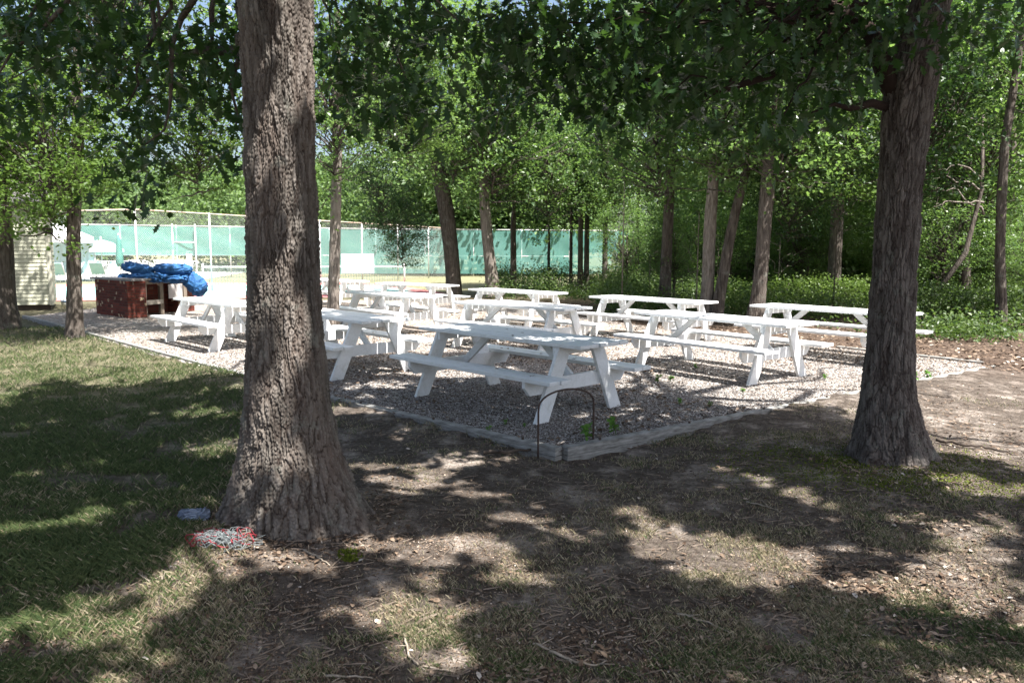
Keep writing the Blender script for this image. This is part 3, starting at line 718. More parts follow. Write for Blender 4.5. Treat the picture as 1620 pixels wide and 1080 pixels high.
def undergrowth():
    g = rg(91); n = 3400; P = []
    for _ in range(n):
        u = g.uniform(960, 1640); Y = g.uniform(17.5, 34) if g.uniform() < .75 else g.uniform(14.5, 19)
        x = (u-810)/F*Y
        if Y < 19 and u < 1300: continue
        hh = vnoise(np.array([x*.6]), np.array([Y*.45]), 70)[0]
        if hh < .42: continue
        P.append((x, Y, g.uniform(.03, .22+1.6*(hh-.42))*(1 if Y > 17 else .6)))
    for _ in range(420):
        u = g.uniform(785, 1000); Y = g.uniform(26, 36); P.append(((u-810)/F*Y, Y, g.uniform(.05, .9)*vnoise(np.array([u/25.]), np.array([Y*.3]), 71)[0]*1.4))
    P = np.array(P); L = clusters_to_leaves(P, 34, .55, g, .6); L[:, 2] = np.maximum(L[:, 2], .02)
    V, Fc = make_leaves(L, .085, g, 'quad', .6, .0)
    o = npmesh('undergrowth', V, Fc, LEAF_SHRUB); o['kind'] = 'stuff'
undergrowth()

# ---------------------------------------------------------------- court, deck, fences
def flat(name, pix, z, mat):
    P = [at(u, v) for u, v in pix]; bm = bmesh.new(); f = bm.faces.new([bm.verts.new((p.x, p.y, z)) for p in P]); bm.normal_update()
    if f.normal.z < 0: bmesh.ops.reverse_faces(bm, faces=[f])
    me = bpy.data.meshes.new(name); bm.to_mesh(me); bm.free(); me.materials.append(mat)
    o = bpy.data.objects.new(name, me); col.objects.link(o); o['kind'] = 'structure'; return o
M_RED = m_simple('court_red', (.50, .17, .16), (.58, .22, .20), 2, .8)
M_GRN = m_simple('court_green', (.22, .42, .38), (.30, .50, .45), 2, .8)
M_DECK = m_simple('pool_concrete', (.60, .58, .55), (.70, .68, .64), 1.5, .8)
M_WHITE = m_simple('white_metal', (.72, .73, .72), (.80, .80, .79), 5, .5)
flat('court_surround', [(-200, 478), (86, 475), (390, 471), (560, 469), (705, 463), (640, 452), (572, 446), (325, 446.5), (86, 449), (-200, 451)], -.020, M_RED)
flat('tennis_court', [(-200, 472.5), (86, 470), (390, 466.5), (560, 464.5), (655, 460), (610, 453.5), (560, 450), (325, 450.3), (86, 453), (-200, 455)], -.014, M_GRN)
flat('pool_deck', [(-300, 444), (100, 443), (330, 440), (390, 430), (300, 411), (-300, 410.5)], -.016, M_DECK)

STEEL = m_simple('galvanised_steel', (.50, .50, .50), (.66, .66, .66), 8, .5, 0, metallic=.3)
RUST = m_simple('rusty_rail', (.42, .30, .22), (.55, .48, .42), 4, .7)
def fence(name, pts, H, label, rails, sp=3.5, mesh=True, post_r=.035, railmat=STEEL, wire=.07, wr=.0022):
    root = empty(name, pts[0], label, 'fence'); o0 = Vector(pts[0])
    rl = MB(); wires = MB()
    for a, b in zip(pts[:-1], pts[1:]):
        a, b = Vector(a), Vector(b); L = (b-a).length; n = max(1, round(L/sp)); d = (b-a)/L
        for i in range(n+1):
            if i == 0 and a != Vector(pts[0]): continue
            p = a+(b-a)*i/n-o0; m_ = MB(); m_.tube([p+Vector((0, 0, -.15)), p+Vector((0, 0, H+.04))], post_r, 8); m_.build('post', STEEL, root, True)
        if mesh:
            s = -H
            while s < L:
                for sg in (0, 1):
                    x0, z0, x1, z1 = s, 0., s+H, H
                    if x0 < 0: z0 -= x0; x0 = 0
                    if x1 > L: z1 -= x1-L; x1 = L
                    if sg: z0, z1 = H-z0, H-z1
                    nrm = d.cross(Vector((0, 0, 1)))*.0; w_ = Vector((0, 0, wr*1.4))
                    A = a-o0+d*x0+Vector((0, 0, z0)); B = a-o0+d*x1+Vector((0, 0, z1))
                    wires.add([A-w_, B-w_, B+w_, A+w_], [(0, 1, 2, 3)])
                s += wire
        for z in rails: rl.tube([a-o0+Vector((0, 0, z)), b-o0+Vector((0, 0, z))], .028, 8)
    rl.build('rail', railmat, root, True)
    if mesh: wires.build('chain_link_mesh', STEEL, root)
    return root
fdir = Vector((18.4, 41.7, 0)).normalized(); FA = Vector((-13.5, 27.3, 0))
fence('chain_link_fence', [FA+Vector((-.915, .403, 0))*7, FA, FA+fdir*45], 3.05, 'tall bare chain link court fence with rusty top rail, nearest the tables', [3.05], railmat=RUST, wire=.09)
FB = [Vector((-36, 41, 0)), Vector((-22.4, 43.5, 0)), Vector((-8.8, 49, 0)), Vector((10, 50.5, 0))]
fb = fence('windscreen_fence', FB, 3.0, 'far court fence hung with teal windscreen cloth', [3.0, 1.3], sp=3.2, mesh=False)
def m_screen():
    m, t, o = newmat('teal_windscreen'); n = N(t); p = geo(n).outputs['Position']
    f = n.noise(p, .35, 5, .6); f2 = n.noise(n.map(p, (1, 1, .3)), 3, 4)
    c = n.mix(n.ramp(f, [(.35, (0, 0, 0)), (.65, (1, 1, 1))]), (.13, .36, .32), (.22, .47, .43)); c = n.mix(n.math('MULTIPLY', f2, .3), c, (.34, .55, .52))
    d = n.n('ShaderNodeBsdfDiffuse', {'Color': c}); tl = n.n('ShaderNodeBsdfTranslucent', {'Color': c}); tr = n.n('ShaderNodeBsdfTransparent')
    m1 = n.n('ShaderNodeMixShader', {0: .35}); t.links.new(d.outputs[0], m1.inputs[1]); t.links.new(tl.outputs[0], m1.inputs[2])
    m2 = n.n('ShaderNodeMixShader', {0: .34}); t.links.new(m1.outputs[0], m2.inputs[1]); t.links.new(tr.outputs[0], m2.inputs[2])
    t.links.new(m2.outputs[0], o.inputs[0]); return m
M_SCREEN = m_screen()
def cloth(a, b, z0, z1, parent, name='windscreen'):
    a, b = Vector(a), Vector(b); L = (b-a).length; n = int(L*4); nz = 8; d = (b-a)/L; nr = Vector((d.y, -d.x, 0))
    V = []; 
    for j in range(nz+1):
        for i in range(n+1):
            s = i/n*L; z = z0+(z1-z0)*j/nz; q = a+d*s+nr*(.05+.035*math.sin(s*2.1+j)*math.sin(j/nz*3.1)+.02*math.sin(s*7))-parent.location
            V.append((q.x, q.y, z+(.05*abs(math.sin(s*.98)) if j == nz else 0)*-1))
    Fc = [(j*(n+1)+i, j*(n+1)+i+1, (j+1)*(n+1)+i+1, (j+1)*(n+1)+i) for j in range(nz) for i in range(n)]
    npmesh(name, V, Fc, M_SCREEN, parent, True)
cloth(FB[0], FB[1], 1.28, 2.97, fb); cloth(FB[1], FB[1].lerp(FB[2], .55), 1.28, 2.97, fb)
cloth(FB[1].lerp(FB[2], .55), FB[2], .15, 2.97, fb); cloth(FB[2], FB[3], .15, 2.97, fb)
# gate frame in the far fence
gt = empty('fence_gate', at(276, 444), 'narrow metal gate frame set in the far court fence', 'gate')
mb = MB(); wd = 1.25
gx = aty(276, 440, 44.5); gx.z = 0; gt.location = gx
mb.tube([(0, 0, -.1), (0, 0, 3.1)], .05, 8); mb.tube([(wd, .2, -.1), (wd, .2, 3.1)], .05, 8); mb.build('gate_post', STEEL, gt, True)
MB().tube([(0, 0, 2.05), (wd, .2, 2.05)], .04, 8).build('crossbar', STEEL, gt, True)
p = MB(); p.box(.72, 1.05, .05, .09, .55, 1.35, None, .01); p.build('notice_board', M_WHITE, gt)
# score board on the court fence
bd = empty('practice_board', aty(566, 417, 37.2), 'pale blue white board hung on the court fence, split by a white bar', 'board')
M_PB = m_simple('pale_board', (.42, .52, .56), (.55, .63, .66), 3, .6)
mb = MB(); mb.box(-.8, .8, -.03, .03, -.05, .48, None, .01); mb.box(-.8, .8, -.03, .03, -.48, -.12, None, .01); mb.build('panel', M_PB, bd)
MB().box(-.81, .81, -.045, .045, -.12, -.05, None, .005).build('middle_bar', M_WHITE, bd)
# low white fence by the pool
root = empty('pool_rail_fence', at(60, 452), 'low white picket rail in front of the pool chairs', 'fence')
a = at(40, 441); b = at(205, 439.5); a.z = b.z = 0; root.location = a; d = b-a; mb = MB()
for z in (.12, .95): mb.tube([Vector((0, 0, z)), d+Vector((0, 0, z))], .025, 6)
mb.build('rail', M_WHITE, root); mb = MB()
for i in range(60): q = d*i/59; mb.tube([q+Vector((0, 0, 0)), q+Vector((0, 0, .95))], .012, 4)
mb.build('pickets', M_WHITE, root)

# pool umbrellas, tent, chairs
M_UMB = m_simple('pale_blue_canvas', (.50, .66, .70), (.60, .74, .76), 2, .8)
M_TEALC = m_simple('dark_teal_canvas', (.05, .20, .17), (.09, .26, .22), 4, .8)
M_CHAIR = m_simple('teal_chair_fabric', (.25, .50, .48), (.34, .58, .55), 3, .7)
u0 = aty(163, 440, 41.); u0.z = 0
um = empty('open_umbrella', u0, 'open pale blue pool umbrella left of the court', 'umbrella')
mb = MB(); n = 8; ring = [(1.15*math.cos(2*math.pi*k/n), 1.15*math.sin(2*math.pi*k/n), 1.62) for k in range(n)]; lo = [(x*1.01, y*1.01, 1.48) for x, y, z in ring]; mid = [(x*.5, y*.5, 1.98) for x, y, z in ring]
mb.add(ring+mid+[(0, 0, 2.15)]+lo, [(k, (k+1) % n, n+(k+1) % n, n+k) for k in range(n)]+[(n+k, n+(k+1) % n, 2*n) for k in range(n)]+[(2*n+1+k, 2*n+1+(k+1) % n, (k+1) % n, k) for k in range(n)])
mb.build('canopy', M_UMB, um)
mb = MB().tube([(0, 0, 0), (0, 0, 2.3)], .03, 8); mb.build('pole', M_WHITE, um, True)
mb = MB()
for k in range(n): mb.tube([(0, 0, 1.7), (ring[k][0]*.5, ring[k][1]*.5, 1.95)], .01, 4)
mb.build('ribs', M_WHITE, um)
u0 = aty(191, 440, 38.5); u0.z = 0
um = empty('closed_umbrella', u0, 'folded dark teal umbrella standing left of the tall fence post', 'umbrella')
MB().tube([(0, 0, .75), (0, 0, .95), (0, 0, 1.3), (0, 0, 1.8), (0, 0, 2.15), (0, 0, 2.35)], [.12, .2, .17, .14, .1, .03], 10).build('folded_canopy', M_TEALC, um, True)
MB().tube([(0, 0, 0), (0, 0, 2.42)], .03, 8).build('pole', M_WHITE, um, True)
MB().tube([(0, 0, -.01), (0, 0, .08), (0, 0, .09)], [.28, .25, .05], 14).build('base', M_DECK, um, True)
t0 = aty(100, 440, 39.); t0.z = 0
tn = empty('canopy_tent', t0, 'white roofed shade tent beside the pool at the left', 'tent')
mb = MB(); a = 1.1
mb.add([(-a, -a, 2.25), (a, -a, 2.25), (a, a, 2.25), (-a, a, 2.25), (0, 0, 2.95), (-a, -a, 1.95), (a, -a, 1.95), (a, a, 1.95), (-a, a, 1.95)],
       [(0, 1, 4), (1, 2, 4), (2, 3, 4), (3, 0, 4), (5, 6, 1, 0), (6, 7, 2, 1), (7, 8, 3, 2), (8, 5, 0, 3)]); mb.build('roof', M_WHITE, tn)
for x in (-a, a):
    for y in (-a, a): MB().tube([(x, y, 0), (x, y, 1.97)], .03, 8).build('pole', M_WHITE, tn, True)
mb = MB(); nn = 22
V = [(-a+2*a*i/nn, a-.05+.05*math.sin(i*1.9), z) for z in (.35, 2.0) for i in range(nn+1)]; mb.add(V, [(i, i+1, nn+2+i, nn+1+i) for i in range(nn)]); mb.build('side_curtain', M_UMB, tn)
def lounge():
    root = empty('lounge_chair', (0, 0, 0)); mb = MB()
    mb.box(-.3, .3, -.1, .95, .34, .38, None, .01); mb.beam((0, -.1, .37), (0, -.55, .95), .6, .04, (0, 0, 1)); mb.build('sling', M_CHAIR, root)
    for x in (-.32, .32):
        mb = MB(); mb.tube([(x, .95, .36), (x, -.12, .36), (x, -.57, .97)], .02, 6); mb.build('side_rail', M_WHITE, root, True)
        for y in (-.1, .85): MB().tube([(x, y, .36), (x, y, 0)], .018, 6).build('leg', M_WHITE, root, True)
    return root
lc = lounge()
CH_ = [(93, 446, .3, 'leftmost teal lounge chair, beside the shed corner'), (112, 445, 2.8, 'teal lounge chair hidden partly by the slim maple trunk'), (143, 443, 3.3, 'first teal lounge chair right of the slim maple trunk'),
       (158, 444, .2, 'teal lounge chair under the open umbrella'), (174, 443, 3.0, 'teal lounge chair between the open and the folded umbrella')]
for i, (u, v, a, lb) in enumerate(CH_):
    o = lc if i == 0 else copy_tree(lc); p = at(u, v); o.location = (p.x, p.y, -.01); o.rotation_euler.z = a; tag(o, lb, 'chair', 'lounge chairs at the pool')
# lamp posts / small items on the far lawn
gb = empty('court_net', at(330, 458), 'green tennis net across the court seen through the fence', 'net')
a = aty(322, 452, 32); b = aty(640, 449, 35.5); a.z = b.z = 0; gb.location = a; d = b-a
M_NET = m_simple('dark_net', (.10, .16, .15), (.14, .2, .19), 5, .8)
MB().box(0, d.length, -.02, .02, .88, .94, Matrix.Rotation(math.atan2(d.y, d.x), 4, 'Z')).build('tape', M_WHITE, gb)
mb = MB(); L = d.length; M4 = Matrix.Rotation(math.atan2(d.y, d.x), 4, 'Z')
for i in range(int(L/.12)): mb.box(i*.12, i*.12+.012, -.005, .005, .05, .88, M4)
for j in range(7): mb.box(0, L, -.004, .004, .08+j*.12, .09+j*.12, M4)
mb.build('mesh', M_NET, gb)
for q in (Vector((0, 0, 0)), d): MB().tube([q, q+Vector((0, 0, 1.05))], .04, 8).build('net_post', STEEL, gb, True)

# ---------------------------------------------------------------- shed
def m_siding():
    return m_simple('vinyl_siding', (.40, .40, .31), (.46, .46, .36), 3, .6, .001)
SID = m_siding()
sh0 = at(84, 488); sh = empty('garden_shed', (sh0.x, sh0.y, 0), 'beige lap sided shed at the left edge behind two trunks', 'shed', rz=R(29))
W_, D_, H_ = 2.6, 2.4, 2.75
mb = MB(); lap = .105; n = int(H_/lap)
for i in range(n):
    z0 = .12+i*lap; z1 = z0+lap; 
    mb.add([(-W_, -.018, z0), (0, -.018, z0), (0, -.002, z1), (-W_, -.002, z1), (-W_, 0, z0), (0, 0, z0)], [(0, 1, 2, 3), (4, 5, 1, 0)])
    mb.add([(.018, 0, z0), (.018, D_, z0), (.002, D_, z1), (.002, 0, z1), (0, 0, z0), (0, D_, z0)], [(0, 1, 2, 3), (4, 5, 1, 0)])
mb.box(-W_, -.001, .001, D_, .12, H_+.1); mb.build('wall', SID, sh)
mb = MB(); mb.box(-.07, .035, -.035, .07, .1, H_+.12, None, .006); mb.box(-W_-.03, -W_+.07, -.035, .07, .1, H_+.12, None, .006); mb.build('corner_trim', m_simple('trim', (.46, .45, .36), (.52, .51, .42), 3, .6), sh)
mb = MB(); mb.add([(-W_-.2, -.25, H_+.1), (.25, -.25, H_+.1), (.25, D_/2, H_+.9), (-W_-.2, D_/2, H_+.9), (.25, D_+.25, H_+.1), (-W_-.2, D_+.25, H_+.1),
    (-W_-.2, -.25, H_+.16), (.25, -.25, H_+.16), (.25, D_/2, H_+.97), (-W_-.2, D_/2, H_+.97), (.25, D_+.25, H_+.16), (-W_-.2, D_+.25, H_+.16)],
    [(0, 3, 2, 1), (3, 5, 4, 2), (6, 7, 8, 9), (9, 8, 10, 11), (0, 1, 7, 6), (1, 2, 8, 7), (2, 4, 10, 8), (4, 5, 11, 10)]); mb.build('roof', m_simple('shingle', (.08, .08, .08), (.15, .14, .13), 20, .9, .004), sh)
mb = MB(); mb.box(-W_+.05, -.05, .08, D_-.05, -.1, .119); mb.build('dark_base', m_dark, sh)  # dark inset block filling the gap beneath the walls

# ---------------------------------------------------------------- brick counter with tarps
def m_brick():
    m, t, o = newmat('red_brick'); n = N(t); tc = objc(n)
    g = geo(n); nrm = n.n('ShaderNodeSeparateXYZ', {0: n.n('ShaderNodeTexCoord').outputs['Normal']})
    s = n.n('ShaderNodeSeparateXYZ', {0: tc}); ad = n.math('ADD', s.outputs[0], s.outputs[1])
    v = n.n('ShaderNodeCombineXYZ', {0: ad, 1: s.outputs[2], 2: 0.}).outputs[0]
    b = n.n('ShaderNodeTexBrick', {'Vector': v, 'Color1': (.17, .048, .036, 1), 'Color2': (.075, .026, .022, 1), 'Mortar': (.09, .065, .058, 1), 'Scale': 1., 'Mortar Size': .006, 'Brick Width': .20, 'Row Height': .068, 'Bias': -.1})
    # odd pale bricks
    ci = n.n('ShaderNodeCombineXYZ', {0: n.math('FLOOR', n.math('DIVIDE', n.math('ADD', ad, 20.), .10)), 1: n.math('FLOOR', n.math('DIVIDE', s.outputs[2], .068)), 2: 0.}).outputs[0]
    wn = n.n('ShaderNodeTexWhiteNoise', {'Vector': ci}, noise_dimensions='3D').outputs[0]
    pale = n.ramp(wn, [(.915, (0, 0, 0)), (.93, (1, 1, 1))])
    bl = n.ramp(n.noise(tc, 14, 4), [(.40, (0, 0, 0)), (.52, (1, 1, 1))])
    c = n.mix(n.math('MULTIPLY', pale, bl), b.outputs[0], (.48, .38, .26))
    n.bsdf(o, c, .9, n.bump(n.math('MULTIPLY', b.outputs[1], -1.), .008), .15); return m
BRICK = m_brick()
WOOD_BR = m_simple('aged_wood', (.16, .125, .10), (.30, .25, .20), 8, .85, .003, (1, 1, .2))
WOOD_GR = m_simple('grey_slab', (.20, .19, .19), (.33, .31, .31), 4, .7, .002)
p0 = at(203, 503); p1 = at(153, 495.5)
rz = math.atan2(p0.y-p1.y, p0.x-p1.x)   # left end wall runs p1 -> p0
bc = empty('brick_counter', (p0.x, p0.y, 0), 'red brick cookout counter with wooden frame under a pile of blue tarps', 'counter', rz=rz)
e = (p0-p1).length
MB().box(-e, 0, 0, .45, -.05, .885, None, .006).build('end_wall', BRICK, bc)
# direction along the counter front in local coordinates
fr = (at(315, 491)-p0); fr = Matrix.Rotation(-rz, 3, 'Z') @ fr
fx, fy = fr.x, fr.y; fl_ = math.hypot(fx, fy); fa = math.atan2(fy, fx); MF = Matrix.Rotation(fa, 4, 'Z')
MB().box(.62, fl_*.88, .55, .75, -.05, .88, MF, .006).build('back_wall', BRICK, bc)
MB().box(fl_*.78, fl_*.98, .10, .54, -.05, .88, MF, .006).build('right_pier', BRICK, bc)
V = [Matrix.Rotation(0, 3, 'Z') @ Vector(v) for v in [(-e-.06, -.08, 0), (.0, -.10, 0)]]
q0 = MF @ Vector((0, -.14, 0)); q1 = MF @ Vector((fl_*.92, -.14, 0)); q2 = MF @ Vector((fl_*.92, .85, 0)); q3 = Vector((-e-.05, .75, 0))
poly = [Vector((-e-.07, -.09, 0)), q0, q1, q2, q3]
mb = MB(); mb.add([(p.x, p.y, .888) for p in poly]+[(p.x, p.y, .935) for p in poly], [(4, 3, 2, 1, 0), (5, 6, 7, 8, 9)]+[(i, (i+1) % 5, (i+1) % 5+5, i+5) for i in range(5)])
mb.build('countertop', WOOD_GR, bc)
def LF(f, y, z): return MF @ Vector((fl_*f, y, z))
for f, wv in ((.20, .06), (.42, .13), (.76, .12)):
    MB().beam(LF(f, -.05, -.02), LF(f, -.05, .88), wv, .09, (0, 1, 0)).build('wooden_leg', WOOD_BR, bc)
MB().beam(LF(.14, -.11, .34), LF(.42, -.11, .34), .03, .11, (0, 0, 1)).build('stretcher', m_simple('light_wood', (.34, .30, .26), (.45, .41, .36), 8, .8), bc)
MB().beam(LF(.05, -.05, .83), LF(.90, -.05, .83), .04, .09, (0, 0, 1)).build('apron', WOOD_BR, bc)
MB().beam(LF(.44, -.05, .70), LF(.36, -.05, .84), .08, .05, (0, 1, 0)).build('corner_brace', WOOD_BR, bc)
MB().box(fl_*.50, fl_*.70, -.125, -.105, .40, .76, MF, .004).build('hanging_panel', m_simple('grey_panel', (.40, .38, .38), (.5, .48, .47), 4, .7), bc)

def m_tarp():
    m, t, o = newmat('blue_tarp'); n = N(t); p = objc(n)
    f = n.noise(p, 3, 5); c = n.mix(f, (.01, .045, .20), (.04, .19, .44))
    n.bsdf(o, c, .5, n.bump(n.noise(p, 9, 6, .75), .05), .4); return m
TARP = m_tarp()
def crumple(name, c, dim, rz, label, seed, ry=0., fold=.10, cat='tarp', group=None, mat=None, freq=1., pits=None):
    """closed wrinkled bundle: superellipsoid with ridged folds"""
    nu, nv = 90, 46; th = np.linspace(0, 2*np.pi, nu, endpoint=False); ph = np.linspace(-np.pi/2, np.pi/2, nv); TH, PH = np.meshgrid(th, ph)
    sgn = lambda a, p: np.sign(a)*np.abs(a)**p
    X = sgn(np.sin(PH), .55); Rr = np.abs(np.cos(PH))**.55; Y = Rr*np.cos(TH); Z = Rr*np.sin(TH)
    k = 6
    rd = 1-np.abs(2*vnoise(TH/(2*np.pi)*k*freq+np.sin(PH*2)*1.2, PH*3.0*freq+7, seed, int(k*freq))-1)
    rd2 = 1-np.abs(2*vnoise(TH/(2*np.pi)*18+PH*3, PH*7+3, seed+4, 18)-1)
    s = 1-fold*2.6*(rd**5)-fold*1.3*rd2**4-fold*1.2*(fbm(TH*2, PH*3, 3, seed)-.45); s = s+fold*.5
    P = np.stack([X*dim[0]/2*(1+(s-1)*.5), Y*dim[1]/2*s, Z*dim[2]/2*s], 2).reshape(-1, 3)
    i = np.arange(nv-1)[:, None]*nu; kk = np.arange(nu)[None]
    Fc = np.stack([i+kk, i+(kk+1) % nu, i+nu+(kk+1) % nu, i+nu+kk], 2).reshape(-1, 4)
    o = npmesh(name, P, Fc, mat or TARP, smooth=True); o.location = c; o.rotation_euler = (0, ry, rz); tag(o, label, cat, group); return o
TG = 'blue tarps piled on the brick counter'
Yc = at(230, 500).y+.35
def tp(u, v, dy=0.): q = aty(u, v, Yc+dy); return q
crumple('rolled_tarp', tp(218, 425), (.86, .34, .30), R(-14), 'upper left rolled blue tarp with dark open end on the counter', 1, R(10), group=TG)
crumple('rolled_tarp', tp(274, 425.5), (.92, .34, .28), R(6), 'upper right rolled blue tarp lying across the pile', 2, R(2), group=TG, fold=.06)
crumple('folded_tarp', tp(197, 439, .05), (.30, .30, .22), R(20), 'small dark blue tarp end at the far left of the pile', 3, 0, group=TG)
crumple('folded_tarp', tp(233, 439, -.12), (.95, .42, .25), R(-8), 'wide crumpled bright blue tarp at the bottom front of the pile', 4, 0, group=TG, fold=.16, freq=2)
crumple('folded_tarp', tp(277, 440, .0), (.72, .40, .24), R(8), 'lower right blue tarp squeezed under the upper roll', 5, 0, group=TG, fold=.14, freq=2)
crumple('draped_tarp', tp(309, 450, .10), (.62, .36, .50), R(-15), 'dark blue tarp hanging over the right end of the counter', 6, R(38), group=TG, fold=.10)

# ---------------------------------------------------------------- metal hoop, stick, litter
hb = at(851, 731, -.11); hc = at(938, 717, -.11)
M_HOOP = m_simple('rusty_hoop', (.045, .03, .025), (.09, .06, .05), 25, .65, .0008)
hp = empty('garden_hoop', hb, 'thin dark metal hoop standing at the corner of the timber edging', 'hoop')
dx = (hc-hb); W2 = dx.length; ax = dx.normalized(); pts = [Vector((0, 0, -.05)), Vector((0, 0, .2)), Vector((0, 0, .44))]
for k in range(1, 16): a = math.pi*k/16; pts.append(ax*(W2/2-W2/2*math.cos(a))+Vector((0, 0, .44+.16*math.sin(a)**.8)))
pts += [ax*W2+Vector((0, 0, z)) for z in (.44, .2, -.05)]
MB().tube(pts, .0085, 10).build('hoop_bar', M_HOOP, hp, True)
def ground_pt(u, v, dz=0.):
    z = -.05
    for _ in range(8): p = at(u, v, z); z = float(ground_z(p.x, p.y))
    return Vector((p.x, p.y, z+dz))
M_TWIG = m_simple('dry_twig', (.20, .16, .12), (.38, .33, .27), 30, .9)
M_TWIGD = m_simple('dark_twig', (.045, .035, .03), (.09, .07, .055), 30, .9)
random.seed(9)
def stick(pix, r, label, mat=M_TWIG, name='fallen_twig', group='fallen twigs on the ground'):
    pts = []
    for i in range(len(pix)-1):
        for j in range(5):
            t = j/5; pts.append(ground_pt(pix[i][0]*(1-t)+pix[i+1][0]*t+random.uniform(-1.5, 1.5), pix[i][1]*(1-t)+pix[i+1][1]*t+random.uniform(-.8, .8), r*1.3+random.uniform(0, r)))
    pts.append(ground_pt(*pix[-1], r*1.2)); n = len(pts)
    o0 = pts[0].copy(); mb = MB().tube([p-o0 for p in pts], [r*(1-.6*i/(n-1)) for i in range(n)], 6)
    for k in range(2):
        i = random.randrange(2, n-2); d = Vector((random.uniform(-1, 1), random.uniform(-1, 1), .25)).normalized()*.07; mb.tube([pts[i]-o0, pts[i]-o0+d], [r*.5, r*.2], 5)
    o = mb.build(name, mat, None, True); o.location = o0; tag(o, label, 'twig', group)
stick([(765, 721), (800, 721), (840, 716), (872, 709)], .018, 'thick dark stick lying by the edging corner left of the hoop', M_TWIGD, 'fallen_branch')
stick([(640, 1005), (646, 1040), (662, 1055), (720, 1065)], .006, 'bent grey twig at the bottom edge, centre left')
stick([(1070, 974), (1110, 985), (1160, 1005)], .007, 'pale twig in the shade below the bright grass patch')
stick([(217, 903), (232, 918), (247, 934)], .007, 'short straight twig left below the litter')
stick([(256, 905), (257, 925), (262, 938)], .006, 'short upright looking twig next to the straight one')
stick([(480, 872), (505, 885), (522, 896)], .007, 'forked twig in front of the big trunk')
stick([(515, 1072), (560, 1073), (590, 1075)], .006, 'pale twig at the very bottom left of centre')
stick([(870, 1035), (905, 1050), (940, 1057), (960, 1048)], .007, 'crooked light twig on dry leaves at the bottom centre')
stick([(843, 1020), (870, 1032), (890, 1040)], .006, 'small twig left of the crooked light one')
stick([(1190, 700), (1220, 694), (1260, 690)], .006, 'thin twig on the shaded soil left of the right oak')
stick([(1480, 700), (1520, 708), (1560, 712), (1600, 722)], .016, 'knobbly root like stick beside the right oak', M_TWIGD, 'fallen_branch')
stick([(1180, 795), (1215, 803), (1235, 812)], .006, 'faint twig in the middle of the dark ground')
# net litter
def tangle(c, dims, nloops, r, mat, seed, name, parent):
    random.seed(seed); mb = MB()
    for _ in range(nloops):
        a0 = random.uniform(0, 6.28); L = random.uniform(.3, 1.); cx, cy = random.uniform(-.5, .5)*dims[0], random.uniform(-.5, .5)*dims[1]
        ra, rb = random.uniform(.15, .5)*dims[0]*.6, random.uniform(.15, .5)*dims[1]*.7; pts = []
        for k in range(14):
            a = a0+k*.35*L*2; pts.append(Vector((cx+ra*math.cos(a)*(1+.3*math.sin(a*3+ra*90))+random.uniform(-.02, .02), cy+rb*math.sin(a)+random.uniform(-.01, .01), dims[2]*(.25+.6*abs(math.sin(a*1.3+a0)))*max(0.1, 1-(2*cx/dims[0])**2*.7))))
        mb.tube(pts, r, 4)
    o = mb.build(name, mat, parent, True); return o
M_NETW = m_simple('white_net_plastic', (.06, .075, .085), (.26, .28, .28), 50, .5)
M_REDC = m_simple('red_cord', (.14, .015, .02), (.25, .035, .045), 20, .6)
M_BLUEB = m_simple('grey_blue_plastic', (.08, .11, .18), (.28, .34, .44), 9, .4)
M_NETG = m_simple('green_net_plastic', (.02, .36, .16), (.05, .48, .22), 20, .5)
lp = ground_pt(352, 868); ln = empty('netting_litter', lp, 'crumpled white netting with red cord at the foot of the big trunk', 'litter')
tangle(lp, (.28, .17, .12), 26, .0018, M_NETW, 3, 'netting', ln)
tangle(lp, (.30, .17, .12), 4, .0030, M_REDC, 5, 'red_cord', ln)
random.seed(6); mb = MB()
for ph in (.3, 1.1):
    pts = []
    for k in range(40):
        a = k/39*(2.6+ph*1.5)+ph*2; pts.append(Vector((.17*math.cos(a+ph)*(1-.15*ph)*(1+.25*math.sin(a*5+ph))+random.uniform(-.012, .012), .10*math.sin(a+ph)*(1-.3*ph)+.02*math.sin(a*7)+random.uniform(-.010, .010), .03+.05*math.sin(a*3+ph)**2)))
    mb.tube(pts, .0038, 6)
mb.build('cord', M_REDC, ln, True)
sheet = crumple('plastic_film', (0, 0, 0), (.17, .08, .09), .3, None, 12, 0, fold=.35, freq=3, mat=M_NETW)
for k in ('label', 'category', 'group'):
    if k in sheet: del sheet[k]
sheet.parent = ln; sheet.location = (-.02, .05, .03)
gb_ = crumple('plastic_bag', ground_pt(308, 822, .03), (.17, .10, .085), .2, 'small crumpled grey blue bag behind the netting litter', 14, 0, fold=.30, freq=3, mat=M_BLUEB, cat='litter')
lp = ground_pt(148, 880); ln = empty('green_net_litter', lp, 'flattened bright green net scrap on the lawn at the left', 'litter')
tangle(lp, (.16, .09, .025), 30, .0016, M_NETG, 8, 'netting', ln)
# bucket and ball by the far maple
bp = at(104, 484); bk = empty('white_bucket', (bp.x, bp.y, -.03), 'small white and blue bucket on the grass behind the slim maple', 'bucket')
MB().tube([(0, 0, 0), (0, 0, .26)], [.10, .13], 16).build('pail', M_WHITE, bk, True); MB().tube([(0, 0, .16), (0, 0, .19)], .132, 16).build('band', TARP, bk, True)

